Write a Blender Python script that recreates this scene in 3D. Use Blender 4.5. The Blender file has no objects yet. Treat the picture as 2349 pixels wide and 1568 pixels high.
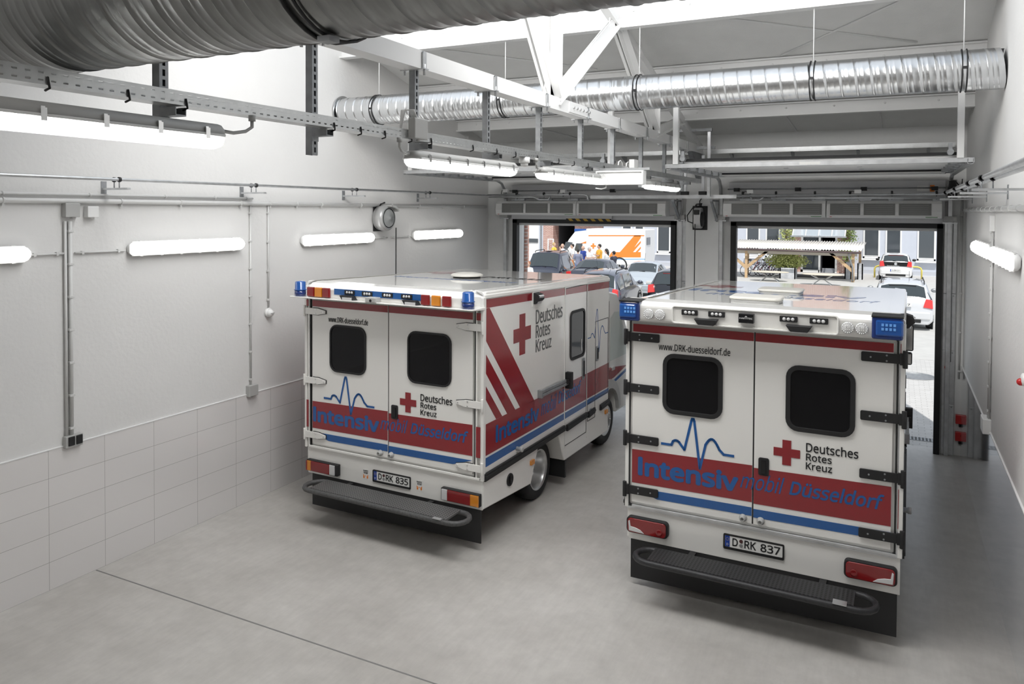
import bpy, bmesh, math, random
from mathutils import Vector, Matrix
random.seed(7)
PI = math.pi
C = bpy.context.scene.collection
sc = bpy.context.scene

# ---------------- camera (level lens with a vertical shift, as in the photograph) ----------------
F, CY = 1747.14, 524.19
YAW, PIT, ROL = 0.466952, -0.02395991, 0.00522845
fw = Vector((-math.sin(YAW)*math.cos(PIT), math.cos(YAW)*math.cos(PIT), math.sin(PIT)))
r0 = Vector((math.cos(YAW), math.sin(YAW), 0)); u0 = r0.cross(fw)
rt = r0*math.cos(ROL) + u0*math.sin(ROL); up = -r0*math.sin(ROL) + u0*math.cos(ROL)
EYE = Vector((0, 0, 3.75))
cd = bpy.data.cameras.new('camera'); cam = bpy.data.objects.new('camera', cd); C.objects.link(cam)
cd.sensor_width = 36; cd.lens = F/2349*36; cd.shift_y = -(784-CY)/2349; cd.clip_end = 400
cam.matrix_world = Matrix(((rt.x, up.x, -fw.x, 0), (rt.y, up.y, -fw.y, 0), (rt.z, up.z, -fw.z, 3.75), (0, 0, 0, 1)))
sc.camera = cam
sc.view_settings.view_transform = 'Standard'; sc.view_settings.look = 'None'
sc.view_settings.gamma = 1; sc.view_settings.exposure = 0.12
try: sc.view_settings.use_curve_mapping = False
except Exception: pass

# ---------------- daylight: sky, sun, skylight, added fill light ----------------
w = bpy.data.worlds.new('sky'); sc.world = w; w.use_nodes = True
nb = w.node_tree.nodes; bg = nb['Background']
sk = nb.new('ShaderNodeTexSky'); sk.sky_type = 'HOSEK_WILKIE'; sk.turbidity = 4.5; sk.ground_albedo = .5
sk.sun_direction = Vector((.3, -.6, .75)).normalized()
mx = nb.new('ShaderNodeMixRGB'); mx.inputs['Fac'].default_value = .6; mx.inputs['Color2'].default_value = (.86, .93, 1, 1)
w.node_tree.links.new(sk.outputs[0], mx.inputs['Color1']); w.node_tree.links.new(mx.outputs[0], bg.inputs['Color'])
bg.inputs['Strength'].default_value = 1.1
sd = bpy.data.lights.new('sun', 'SUN'); sun = bpy.data.objects.new('sun', sd); C.objects.link(sun)
sd.energy = 3.4; sd.angle = math.radians(.6); sd.color = (1, .97, .92)
sun.rotation_euler = Vector((-.18, .52, -.86)).to_track_quat('-Z', 'Y').to_euler()
def area(x0, x1, y0, y1, z, power, tilt=0, col=(1, 1, 1)):
    d = bpy.data.lights.new('added_daylight', 'AREA'); o = bpy.data.objects.new('added_daylight', d); C.objects.link(o)
    d.shape = 'RECTANGLE'; d.size = x1-x0; d.size_y = y1-y0; d.energy = power; d.color = col
    o.location = ((x0+x1)/2, (y0+y1)/2, z); o.rotation_euler = (tilt, 0, 0); return o
area(-6.0, -.4, 4.7, 6.3, 6.5, 265, .8, (1, .99, .97))  # daylight of the skylight above, tilted towards the front wall
area(-6.0, -.4, -3.6, .6, 6.6, 105, 0, (1, .98, .95))  # added fill light behind the camera; no skylight opens above it

# ---------------- helpers ----------------
def at(x, y, ax, v):                    # the point of the place that pixel (x, y) shows on the plane axis ax = v
    d = rt*((x-1174.5)/F) - up*((y-CY)/F) + fw
    return EYE + d*((v-EYE[ax])/d[ax])
class MB:
    def __init__(s): s.v = []; s.f = []; s.sm = []
    def add(s, vs, fs, sm=False):
        n = len(s.v); s.v += [tuple(p) for p in vs]; s.f += [tuple(i+n for i in f) for f in fs]; s.sm += [sm]*len(fs); return s
    def box(s, x0, x1, y0, y1, z0, z1):
        return s.add([(x, y, z) for z in (z0, z1) for y in (y0, y1) for x in (x0, x1)],
                     [(0, 2, 3, 1), (4, 5, 7, 6), (0, 1, 5, 4), (2, 6, 7, 3), (0, 4, 6, 2), (1, 3, 7, 5)])
    def prism(s, pts, ax, a, b, sm=False):   # 2D polygon in the other two axes, from a to b along ax
        def P(p, t): q = list(p); q.insert(ax, t); return tuple(q)
        n = len(pts)
        s.add([P(p, a) for p in pts]+[P(p, b) for p in pts], [tuple(range(n))[::-1], tuple(range(n, 2*n))])
        k = len(s.v)-2*n
        for i in range(n):
            j = (i+1) % n; s.f.append((k+i, k+j, k+n+j, k+n+i)); s.sm.append(sm)
        return s
    def tube(s, pts, r, n=8, caps=True, closed=False):
        pts = [Vector(p) for p in pts]; m = len(pts)
        rs = r if isinstance(r, (list, tuple)) else [r]*m
        ref = None; rings = []
        for i, p in enumerate(pts):
            a = pts[(i-1) % m] if (i or closed) else p; b = pts[(i+1) % m] if (i < m-1 or closed) else p
            t = (b-a).normalized() if (b-a).length > 1e-9 else Vector((0, 0, 1))
            if ref is None:
                ref = Vector((0, 0, 1)) if abs(t.z) < .9 else Vector((1, 0, 0))
            e = (ref - t*ref.dot(t)); e = e.normalized() if e.length > 1e-6 else t.orthogonal().normalized()
            ref = e; g = t.cross(e)
            rings.append([p+(e*math.cos(2*PI*k/n)+g*math.sin(2*PI*k/n))*rs[i] for k in range(n)])
        vs = [q for R_ in rings for q in R_]; fs = []
        for i in range(m if closed else m-1):
            for k in range(n):
                j = (i+1) % m; fs.append((i*n+k, i*n+(k+1) % n, j*n+(k+1) % n, j*n+k))
        s.add(vs, fs, True)
        if caps and not closed:
            o = len(s.v)-len(vs); s.f += [tuple(o+k for k in range(n))[::-1], tuple(o+(m-1)*n+k for k in range(n))]; s.sm += [False]*2
        return s
    def cyl(s, c, ax, r, h, n=20, r2=None):     # centred at c, length h along ax
        d = [0, 0, 0]; d[ax] = h/2; d = Vector(d); c = Vector(c)
        return s.tube([c-d, c+d], [r, r if r2 is None else r2], n)
    def lathe(s, prof, c, ax, n=24, sm=True, caps=True):   # prof: (t along ax, radius)
        c = Vector(c); A = [Vector((0, 1, 0)), Vector((0, 0, 1)), Vector((1, 0, 0))][ax]; D = Vector([1 if i == ax else 0 for i in range(3)]); B = D.cross(A)
        vs = []; fs = []
        for t, r in prof:
            for k in range(n): a = 2*PI*k/n; vs.append(c+D*t+(A*math.cos(a)+B*math.sin(a))*max(r, 1e-4))
        for i in range(len(prof)-1):
            for k in range(n): fs.append((i*n+k, i*n+(k+1) % n, (i+1)*n+(k+1) % n, (i+1)*n+k))
        if caps: m = len(prof); fs.append(tuple(range(n))[::-1]); fs.append(tuple((m-1)*n+k for k in range(n)))
        s.add(vs, fs, sm)
        if caps: s.sm[-1] = s.sm[-2] = False
        return s
    def ball(s, c, r, n=10, m=7, sc_=(1, 1, 1)):
        vs = []; fs = []
        for i in range(m+1):
            t = PI*i/m
            for k in range(n):
                a = 2*PI*k/n; vs.append((c[0]+max(math.sin(t), .01)*math.cos(a)*r*sc_[0], c[1]+max(math.sin(t), .01)*math.sin(a)*r*sc_[1], c[2]+math.cos(t)*r*sc_[2]))
        for i in range(m):
            for k in range(n): fs.append((i*n+k, (i+1)*n+k, (i+1)*n+(k+1) % n, i*n+(k+1) % n))
        return s.add(vs, fs, True)
    def rrect(s, c, ax, a, b, w_, h_, r, k=5):   # rounded rectangle prism, c = centre in the plane of the other axes
        p = []
        for qx, qy, a0 in ((1, 1, 0), (-1, 1, 90), (-1, -1, 180), (1, -1, 270)):
            for i in range(k+1):
                t = math.radians(a0+90*i/k); p.append((c[0]+qx*(w_/2-r)+r*math.cos(t), c[1]+qy*(h_/2-r)+r*math.sin(t)))
        return s.prism(p, ax, a, b)
    def ring(s, c, ax, a, b, w_, h_, r, wd, k=5):  # rounded-rectangle frame
        def loop(g):
            p = []; r_ = max(r-g, .004)
            for qx, qy, a0 in ((1, 1, 0), (-1, 1, 90), (-1, -1, 180), (1, -1, 270)):
                for i in range(k+1):
                    t = math.radians(a0+90*i/k); p.append((c[0]+qx*(w_/2-g-r_)+r_*math.cos(t), c[1]+qy*(h_/2-g-r_)+r_*math.sin(t)))
            return p
        def P(p, t): q = list(p); q.insert(ax, t); return tuple(q)
        L = [[P(p, t) for p in loop(g)] for g, t in ((0, a), (0, b), (wd, b), (wd, a))]; n = len(L[0])
        fs = []
        for i in range(4):
            for j in range(n): fs.append((i*n+j, i*n+(j+1) % n, ((i+1) % 4)*n+(j+1) % n, ((i+1) % 4)*n+j))
        return s.add([p for l in L for p in l], fs)
    def build(s, name, m, parent=None, bev=0, sub=0, seg=2):
        me = bpy.data.meshes.new(name); me.from_pydata(s.v, [], s.f)
        for p, q in zip(me.polygons, s.sm): p.use_smooth = q
        b = bmesh.new(); b.from_mesh(me); bmesh.ops.recalc_face_normals(b, faces=b.faces); b.to_mesh(me); b.free()
        me.materials.append(m); o = bpy.data.objects.new(name, me); C.objects.link(o)
        if parent: o.parent = parent
        if bev:
            q = o.modifiers.new('b', 'BEVEL'); q.width = bev; q.segments = seg; q.limit_method = 'ANGLE'; q.angle_limit = .7
        if sub:
            q = o.modifiers.new('s', 'SUBSURF'); q.levels = q.render_levels = sub
        return o
def T(name, label, cat, loc=(0, 0, 0), rz=0, group=None):   # an Empty at the thing's base that parents its parts
    o = bpy.data.objects.new(name, None); o.empty_display_size = .2; C.objects.link(o)
    o.location = loc; o.rotation_euler = (0, 0, rz); o['label'] = label; o['category'] = cat
    if group: o['group'] = group
    return o
def tag(o, label, cat, group=None, kind=None):
    o['label'] = label; o['category'] = cat
    if group: o['group'] = group
    if kind: o['kind'] = kind
    return o
def S(o): o['kind'] = 'structure'; return o
def dup(root, loc=None, rz=None, label=None):
    r = root.copy(); C.objects.link(r)
    if loc is not None: r.location = loc
    if rz is not None: r.rotation_euler = (0, 0, rz)
    if label: r['label'] = label
    for ch in list(root.children):
        c = ch.copy(); C.objects.link(c); c.parent = r
        for g in ch.children:
            d = g.copy(); C.objects.link(d); d.parent = c
    return r

# ---------------- materials ----------------
def M(name, col, rough=.5, metal=0, **k):
    m = bpy.data.materials.new(name); m.use_nodes = True; nt = m.node_tree; b = nt.nodes['Principled BSDF']
    b.inputs['Base Color'].default_value = (*col, 1); b.inputs['Roughness'].default_value = rough; b.inputs['Metallic'].default_value = metal
    if 'coat' in k: b.inputs['Coat Weight'].default_value = k['coat']; b.inputs['Coat Roughness'].default_value = .04
    if 'emit' in k: b.inputs['Emission Color'].default_value = (*k.get('ecol', col), 1); b.inputs['Emission Strength'].default_value = k['emit']
    if 'trans' in k: b.inputs['Transmission Weight'].default_value = k['trans']; b.inputs['IOR'].default_value = k.get('ior', 1.45)
    if 'alpha' in k: b.inputs['Alpha'].default_value = k['alpha']
    if 'noise' in k or 'bump' in k:
        tc = nt.nodes.new('ShaderNodeTexCoord'); n = nt.nodes.new('ShaderNodeTexNoise'); n.inputs['Scale'].default_value = k.get('scale', 8)
        n.inputs['Detail'].default_value = k.get('detail', 6); nt.links.new(tc.outputs['Object'], n.inputs['Vector'])
        if 'stretch' in k:
            mp = nt.nodes.new('ShaderNodeMapping'); mp.inputs['Scale'].default_value = k['stretch']
            nt.links.new(tc.outputs['Object'], mp.inputs['Vector']); nt.links.new(mp.outputs[0], n.inputs['Vector'])
        if 'noise' in k:
            r = nt.nodes.new('ShaderNodeValToRGB'); a = k['noise']
            r.color_ramp.elements[0].position = .3; r.color_ramp.elements[1].position = .7
            r.color_ramp.elements[0].color = (*[max(0, c*(1-a)) for c in col], 1); r.color_ramp.elements[1].color = (*[min(1, c*(1+a)) for c in col], 1)
            nt.links.new(n.outputs['Fac'], r.inputs['Fac']); nt.links.new(r.outputs['Color'], b.inputs['Base Color'])
        if 'bump' in k:
            n2 = nt.nodes.new('ShaderNodeTexNoise'); n2.inputs['Scale'].default_value = k.get('bscale', 30); n2.inputs['Detail'].default_value = 8
            nt.links.new(tc.outputs['Object'], n2.inputs['Vector'])
            bp = nt.nodes.new('ShaderNodeBump'); bp.inputs['Strength'].default_value = k['bump']; bp.inputs['Distance'].default_value = k.get('bdist', .01)
            nt.links.new(n2.outputs['Fac'], bp.inputs['Height']); nt.links.new(bp.outputs['Normal'], b.inputs['Normal'])
    return m
def nodes(m): return m.node_tree, m.node_tree.nodes['Principled BSDF'], m.node_tree.nodes.new
def brick(m, ux, uy, bw, bh, mort, c1, c2, cm, off=.5, ox=0, oy=0, bump=.3):
    nt, b, N = nodes(m); tc = N('ShaderNodeTexCoord'); sp = N('ShaderNodeSeparateXYZ'); cb = N('ShaderNodeCombineXYZ'); br = N('ShaderNodeTexBrick')
    nt.links.new(tc.outputs['Object'], sp.inputs[0])
    for o_, i_, sh in ((ux, 0, ox), (uy, 1, oy)):
        a = N('ShaderNodeMath'); a.operation = 'SUBTRACT'; a.inputs[1].default_value = sh
        nt.links.new(sp.outputs[o_], a.inputs[0]); nt.links.new(a.outputs[0], cb.inputs[i_])
    nt.links.new(cb.outputs[0], br.inputs['Vector'])
    br.offset = off; br.inputs['Scale'].default_value = 1; br.inputs['Brick Width'].default_value = bw; br.inputs['Row Height'].default_value = bh
    br.inputs['Mortar Size'].default_value = mort; br.inputs['Mortar Smooth'].default_value = .1
    for n_, c_ in (('Color1', c1), ('Color2', c2), ('Mortar', cm)): br.inputs[n_].default_value = (*c_, 1)
    nt.links.new(br.outputs['Color'], b.inputs['Base Color'])
    if bump:
        bp = N('ShaderNodeBump'); bp.inputs['Strength'].default_value = bump; bp.inputs['Distance'].default_value = .004; bp.invert = True
        nt.links.new(br.outputs['Fac'], bp.inputs['Height']); nt.links.new(bp.outputs['Normal'], b.inputs['Normal'])
    return m
plaster = M('plaster', (.70, .695, .685), .85, noise=.02, scale=1.2, bump=.22, bscale=22, bdist=.012)
ceil_m = M('ceiling_plaster', (.78, .78, .77), .9, noise=.03, scale=3, bump=.3, bscale=60)
white_paint = M('white_paint', (.82, .82, .815), .4)
van_white = M('van_white', (.80, .79, .76), .12, coat=.6)
van_red = M('signal_red', (.25, .014, .02), .18, coat=.5)
van_blue = M('signal_blue', (.006, .09, .31), .2, coat=.5)
black = M('black_rubber', (.012, .012, .013), .55)
black_gl = M('dark_gloss', (.008, .008, .009), .12)
tint = M('tinted_glass', (.006, .006, .007), .05); tint.node_tree.nodes['Principled BSDF'].inputs['Specular IOR Level'].default_value = .25
txt_black = M('black_print', (.01, .01, .012), .35)
step_m = M('step_grey', (.075, .075, .075), .55, noise=.3, scale=40)
tyre_m = M('tyre_rubber', (.014, .014, .015), .7, bump=.4, bscale=50)
rim_m = M('wheel_steel', (.55, .55, .55), .3, .9)
galv = M('galvanised_steel', (.60, .61, .62), .34, .85, noise=.12, scale=9, bump=.05)
galv_dk = M('dull_galvanised_steel', (.34, .35, .36), .5, .7, noise=.15, scale=14)
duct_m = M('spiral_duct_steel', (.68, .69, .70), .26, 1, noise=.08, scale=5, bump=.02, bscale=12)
duct_dk = M('shaded_duct_steel', (.30, .305, .30), .34, 1, noise=.14, scale=7, stretch=(4, 1, 1))  # shade and dark reflections on the near duct are put into this colour
plastic_w = M('white_plastic', (.78, .78, .77), .35)
plastic_g = M('grey_plastic', (.42, .42, .41), .45)
conduit_m = M('conduit_grey', (.62, .62, .61), .4)
red_pl = M('red_plastic', (.5, .02, .02), .3)
red_lens = M('red_lens', (.22, .008, .01), .12, coat=.6)
amber_lens = M('amber_lens', (.62, .22, .015), .15, coat=.6)
clear_lens = M('clear_lens', (.62, .62, .62), .12, coat=.6)
blue_lens = M('blue_lens', (.01, .08, .32), .08, coat=.8)
blue_dk = M('dark_blue_lens', (.008, .03, .16), .1, coat=.6)
lamp_on = M('lit_diffuser', (1, 1, 1), .3, emit=2.6, ecol=(1, .99, .96))
tube_on = M('lit_tube', (1, 1, 1), .3, emit=17, ecol=(1, .99, .96))
lamp_clear = M('lamp_shell', (.85, .87, .88), .15, alpha=.45)
plate_w = M('plate_white', (.78, .78, .76), .35)
eu_blue = M('plate_blue', (.01, .05, .32), .35)
orange = M('orange_stripe', (.85, .23, .02), .3)
chrome = M('chrome', (.8, .8, .8), .12, 1)
# ---------------- building shell ----------------
XL, XR, YF, YB = -7.37, .95, 13.55, -4.2
floor_m = M('polished_concrete', (.50, .49, .47), .32)
nt, b, N = nodes(floor_m)
tc = N('ShaderNodeTexCoord'); FN = (nt, b, N)
def noise(sc_, det=8, src=None, rough=.6):
    n = N('ShaderNodeTexNoise'); n.inputs['Scale'].default_value = sc_; n.inputs['Detail'].default_value = det; n.inputs['Roughness'].default_value = rough
    nt.links.new(tc.outputs['Object'] if src is None else src, n.inputs['Vector']); return n
n1 = noise(.55); n2 = noise(6)
mp = N('ShaderNodeMapping'); mp.inputs['Rotation'].default_value = (0, 0, .9); mp.inputs['Scale'].default_value = (14, 2.2, 1); nt.links.new(tc.outputs['Object'], mp.inputs[0])
n3 = noise(1.6, 8, mp.outputs[0])
def ramp(src, p0, c0, p1, c1):
    r = N('ShaderNodeValToRGB'); r.color_ramp.elements[0].position = p0; r.color_ramp.elements[1].position = p1
    r.color_ramp.elements[0].color = (*c0, 1); r.color_ramp.elements[1].color = (*c1, 1); nt.links.new(src, r.inputs[0]); return r
def mul(a, b_, f=1):
    m = N('ShaderNodeMixRGB'); m.blend_type = 'MULTIPLY'; m.inputs[0].default_value = f; nt.links.new(a, m.inputs[1]); nt.links.new(b_, m.inputs[2]); return m.outputs[0]
c = ramp(n1.outputs['Fac'], .35, (.45, .43, .40), .68, (.60, .58, .55)).outputs[0]
c = mul(c, ramp(n2.outputs['Fac'], .3, (.86, .86, .86), .7, (1, 1, 1)).outputs[0])
c = mul(c, ramp(n3.outputs['Fac'], .25, (.92, .92, .92), .6, (1, 1, 1)).outputs[0])
nt.links.new(c, b.inputs['Base Color'])
rr = N('ShaderNodeMapRange'); rr.inputs['To Min'].default_value = .24; rr.inputs['To Max'].default_value = .42
nt.links.new(n1.outputs['Fac'], rr.inputs[0]); nt.links.new(rr.outputs[0], b.inputs['Roughness'])
bp = N('ShaderNodeBump'); bp.inputs['Strength'].default_value = .04; nt.links.new(n3.outputs['Fac'], bp.inputs['Height']); nt.links.new(bp.outputs[0], b.inputs['Normal'])
S(MB().box(XL-.3, XR+.3, YB-.3, YF+.25, -.3, 0).build('floor', floor_m))
fj = MB(); fj.box(XL+.02, XR-.02, 5.035, 5.05, -.002, .0015); S(fj.build('trim_1', M('joint_filler', (.2, .195, .19), .8)))
RZ = lambda y: 5.08+(YF+.05-y)*.27 if y > -9 else 9
S(MB().box(XL-.3, XL, YB, YF+.3, 0, 8.2).build('wall_left', plaster))
S(MB().box(XR, XR+.3, YB, YF+.3, 0, 8.2).build('wall_right', plaster))
S(MB().box(XL-.3, XR+.3, YB-.3, YB, 0, 8.2).build('wall_back', M('back_wall_paint', (.55, .54, .53), .8)))
D1, D2 = (-6.75, -3.55), (-2.53, .62)      # the two gateways
ZD = 3.55; Y0, Y1 = YF, YF+.3
wf = MB()
for a, b_, z0, z1 in ((XL, D1[0], 0, 5.2), (D1[1], D2[0], 0, 5.2), (D2[1], XR, 0, 5.2), (D1[0], D1[1], ZD+.1, 5.2), (D2[0], D2[1], ZD+.1, 5.2)): wf.box(a, b_, Y0, Y1, z0, z1)
wf.box(-3.32, -2.75, Y0-.12, Y0, 0, 4.2)
S(wf.build('wall_front', M('front_wall_paint', (.76, .76, .75), .75, noise=.04, scale=2, bump=.3, bscale=25)))
brick_m = brick(M('own_brick', (.4, .2, .15), .8), 'Y', 'Z', .24, .075, .01, (.36, .17, .13), (.45, .25, .2), (.55, .52, .5))
for (a, b_), n in ((D1, 2), (D2, 3)):
    S(MB().box(a-.4, a-.06, Y1, Y1+.22, 0, ZD+.1).build('trim_%d' % n, white_paint))
    S(MB().box(a-.4, a-.035, Y1+.22, Y1+.34, 0, ZD+.1).build('trim_%d' % (n+2), brick_m))
# sloping ceiling from the front wall to the skylight, then the roof behind
def slab(y0, y1, z0, z1, name, m): S(MB().prism([(y0, z0), (y1, z1), (y1, z1+.18), (y0, z0+.18)], 0, XL-.3, XR+.3).build(name, m))
slab(YF+.4, 9.0, RZ(YF+.4), RZ(9.0), 'ceiling', ceil_m)
opal = M('opal_sheet', (.9, .92, .93), .5); nt, b, N = nodes(opal)
tl_ = N('ShaderNodeBsdfTranslucent'); tl_.inputs[0].default_value = (.95, .97, 1, 1); ms = N('ShaderNodeMixShader'); ms.inputs[0].default_value = .8
nt.links.new(b.outputs[0], ms.inputs[1]); nt.links.new(tl_.outputs[0], ms.inputs[2]); nt.links.new(ms.outputs[0], nt.nodes['Material Output'].inputs[0])
slab(9.0, 4.4, RZ(9.0), RZ(4.4), 'window_1', opal)
slab(4.4, .8, RZ(4.4), RZ(.8), 'ceiling_2', ceil_m)
S(MB().box(XL-.3, XR+.3, YB-.3, .8, 8.6, 8.8).build('ceiling_3', ceil_m))
S(MB().box(XL-.3, XR+.3, .7, .9, 8.0, 8.8).build('trim_6', plaster))
S(MB().box(XL-.3, XL, YB, 9, 8.1, 9).build('wall_left_2', plaster)); S(MB().box(XR, XR+.3, YB, 9, 8.1, 9).build('wall_right_2', plaster)); S(MB().box(XL-.3, XR+.3, YB-.3, YB, 8.1, 9).build('wall_back_2', plaster))
# roof purlins: white steel beams across the hall
for y, h, lb in ((9.0, .34, 'white steel roof beam in bright light at the skylight edge'), (10.85, .2, 'white steel roof beam just behind the silver duct'), (12.35, .2, 'white steel roof beam nearest the front wall')):
    z = RZ(y); t = T('roof_beam', lb, 'beam', (0, y, z-h), 0, 'white steel roof beams')
    o = MB().box(XL, XR, -.012, .012, .02, h).box(XL, XR, -.07, .07, 0, .022).box(XL, XR, -.07, .07, h-.02, h).build('web_and_flange', white_paint, t)
    rv = MB()
    for i in range(12): rv.ball((XL+.4+i*.68, -.016, h*.6), .016, 6, 4)
    rv.build('rivet_row', white_paint, t)
for x0, y0, x1, y1 in ((-2.6, 9.3, .2, 10.7), (-1.4, 10.75, .75, 9.1), (-6.6, 9.4, -4.0, 10.7), (-1.65, 12.5, -1.5, 13.5), (-.25, 12.5, -.22, 13.5), (-5.1, 12.5, -4.4, 13.4), (-6.3, 12.5, -5.4, 13.4)):
    o = MB().tube([(x0, y0, RZ(y0)-.01), (x1, y1, RZ(y1)-.01)], .014, 6).build('ceiling_conduit', white_paint); S(o)
# tiled wainscots
tl = brick(M('wall_tile', (.74, .72, .71), .14, coat=.3), 'Y', 'Z', .592, .276, .0022, (.72, .70, .69), (.70, .68, .67), (.36, .35, .34), 0, 4.56, 1.38-.276*5, .2)
S(MB().box(XL, XL+.012, YB, YF, 0, 1.38).build('trim_7', tl))
tr_ = brick(M('wall_tile_right', (.6, .6, .6), .05, coat=1), 'Y', 'Z', .592, .276, .0022, (.60, .60, .61), (.58, .58, .59), (.36, .35, .34), 0, 4.56, 1.38-.276*5, .15)
S(MB().box(XR-.012, XR, YB, YF, 0, 1.38).build('trim_8', tr_))
S(MB().box(XL, XL+.016, YB, YF, 1.38, 1.39).build('trim_9', white_paint)); S(MB().box(XR-.016, XR, YB, YF, 1.38, 1.39).build('trim_10', white_paint))
# courtyard
pave = brick(M('courtyard_paving', (.5, .5, .49), .8), 'X', 'Y', .2, .1, .006, (.50, .49, .48), (.56, .55, .54), (.38, .37, .36), .5, 0, 0, .25)
S(MB().box(-60, 40, Y1-.05, 90, -.35, -.005).build('courtyard_ground', pave))
S(MB().box(-60, 40, 22, 46.5, -.004, .0).build('courtyard_roadway', M('pale_asphalt', (.52, .515, .50), .85, noise=.06, scale=3)))
o = MB(); o.box(D2[0], D2[1], 14.15, 14.35, -.01, .003)
tag(o.build('drain_channel', galv_dk), 'slotted steel drain channel across the right gateway threshold', 'drain')
g = MB()
for i in range(60): g.box(D2[0]+.03+i*.0525, D2[0]+.06+i*.0525, 14.17, 14.33, .002, .006)
go = g.build('slots', black); go.parent = bpy.data.objects['drain_channel']
p = at(2100, 862, 2, 0); mh = MB().lathe([(0, .42), (.006, .42), (.006, .38), (.003, .38), (.003, 0)], (p.x, p.y, 0), 2, 32)
tag(mh.build('manhole_cover', galv_dk), 'round manhole cover in the paving outside the right gateway', 'manhole cover')
# ---------------- lettering ----------------
_tc = {}
try:      # one of Blender's own interface typefaces, a plain sans serif
    import os, glob
    FONT = bpy.data.fonts.load(glob.glob(os.path.join(bpy.utils.system_resource('DATAFILES'), 'fonts', 'NotoSansHebrew*'))[0])
except Exception: FONT = None
def text(name, s, box, pos, m, parent, shear=0, weight=0, th=.002, flip=None):
    """s fitted into box (a0, a1, z0, z1); pos(a, z, t) maps to 3D, t = height above the surface"""
    key = (s, shear)
    if key not in _tc:
        cu = bpy.data.curves.new('t', 'FONT'); cu.body = s; cu.font = FONT or cu.font; cu.shear = shear; cu.extrude = .01; cu.resolution_u = 3
        o = bpy.data.objects.new('t', cu); C.objects.link(o); bpy.context.view_layer.update()
        me = bpy.data.meshes.new_from_object(o); bpy.data.objects.remove(o); _tc[key] = ([tuple(v.co) for v in me.vertices], [tuple(p.vertices) for p in me.polygons]); bpy.data.meshes.remove(me)
    vs, fs = _tc[key]; wt = max(0, weight)*1.15
    x0 = min(v[0] for v in vs)-wt; x1 = max(v[0] for v in vs)+wt; y0 = min(v[1] for v in vs)-wt; y1 = max(v[1] for v in vs)+wt
    a0, a1, z0, z1 = box; mb = MB()
    for k, (dx, dy) in enumerate([(0, 0)] if wt == 0 else [(wt*math.cos(k*PI/4), wt*math.sin(k*PI/4)) for k in range(8)]):      # a heavier stroke
        mb.add([pos(a0+(v[0]+dx-x0)/(x1-x0)*(a1-a0), z0+(v[1]+dy-y0)/(y1-y0)*(z1-z0), th+k*.0001 if v[2] > 0 else 0) for v in vs], fs)
    return mb.build(name, m, parent)
def poly_on(mb, pts, pos, th=.0015):
    n = len(pts); mb.add([pos(a, z, 0) for a, z in pts]+[pos(a, z, th) for a, z in pts], [tuple(range(n))[::-1], tuple(range(n, 2*n))]+[(i, (i+1) % n, n+(i+1) % n, n+i) for i in range(n)]); return mb
def cross_on(mb, a, z, r, pos, asp=1):
    t = r/3
    return poly_on(mb, [(a+x*asp, z+y) for x, y in ((-t, r), (t, r), (t, t), (r, t), (r, -t), (t, -t), (t, -r), (-t, -r), (-t, -t), (-r, -t), (-r, t), (-t, t))], pos)
def ecg(mb, a0, a1, zb, zt, zl, pos, wd=.024):
    """heart-beat line: flat, small bump, tall peak, deep dip, wide bump, flat"""
    L = a1-a0; P = [(0, 0), (.14, 0)]
    P += [(.14+.13*t/6, .05*math.sin(PI*(.15+.7*t/6))/1+.0) for t in range(1, 6)]
    P += [(.325, -.03)]; pk = (.44, 1); lo = (.545, -1)
    pts = [(a0+x*L, zb+y) for x, y in P]
    pts += [(a0+.42*L, zt-.02), (a0+.43*L, zt), (a0+.45*L, zt), (a0+.46*L, zt-.02), (a0+lo[0]*L, zl)]
    pts += [(a0+(.62+.19*t/10)*L, zb+.09*math.sin(PI*(.1+.9*t/10))+.02) for t in range(0, 11)]
    pts += [(a0+.87*L, zb-.02), (a1, zb-.02)]
    for (x, y), (X, Y) in zip(pts, pts[1:]):
        d = Vector((X-x, Y-y)); 
        if d.length < 1e-4: continue
        d.normalize(); n = Vector((-d.y, d.x))*wd/2; e = d*wd*.3
        poly_on(mb, [(x-e.x+n.x, y-e.y+n.y), (X+e.x+n.x, Y+e.y+n.y), (X+e.x-n.x, Y+e.y-n.y), (x-e.x-n.x, y-e.y-n.y)], pos)
    return mb

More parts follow.
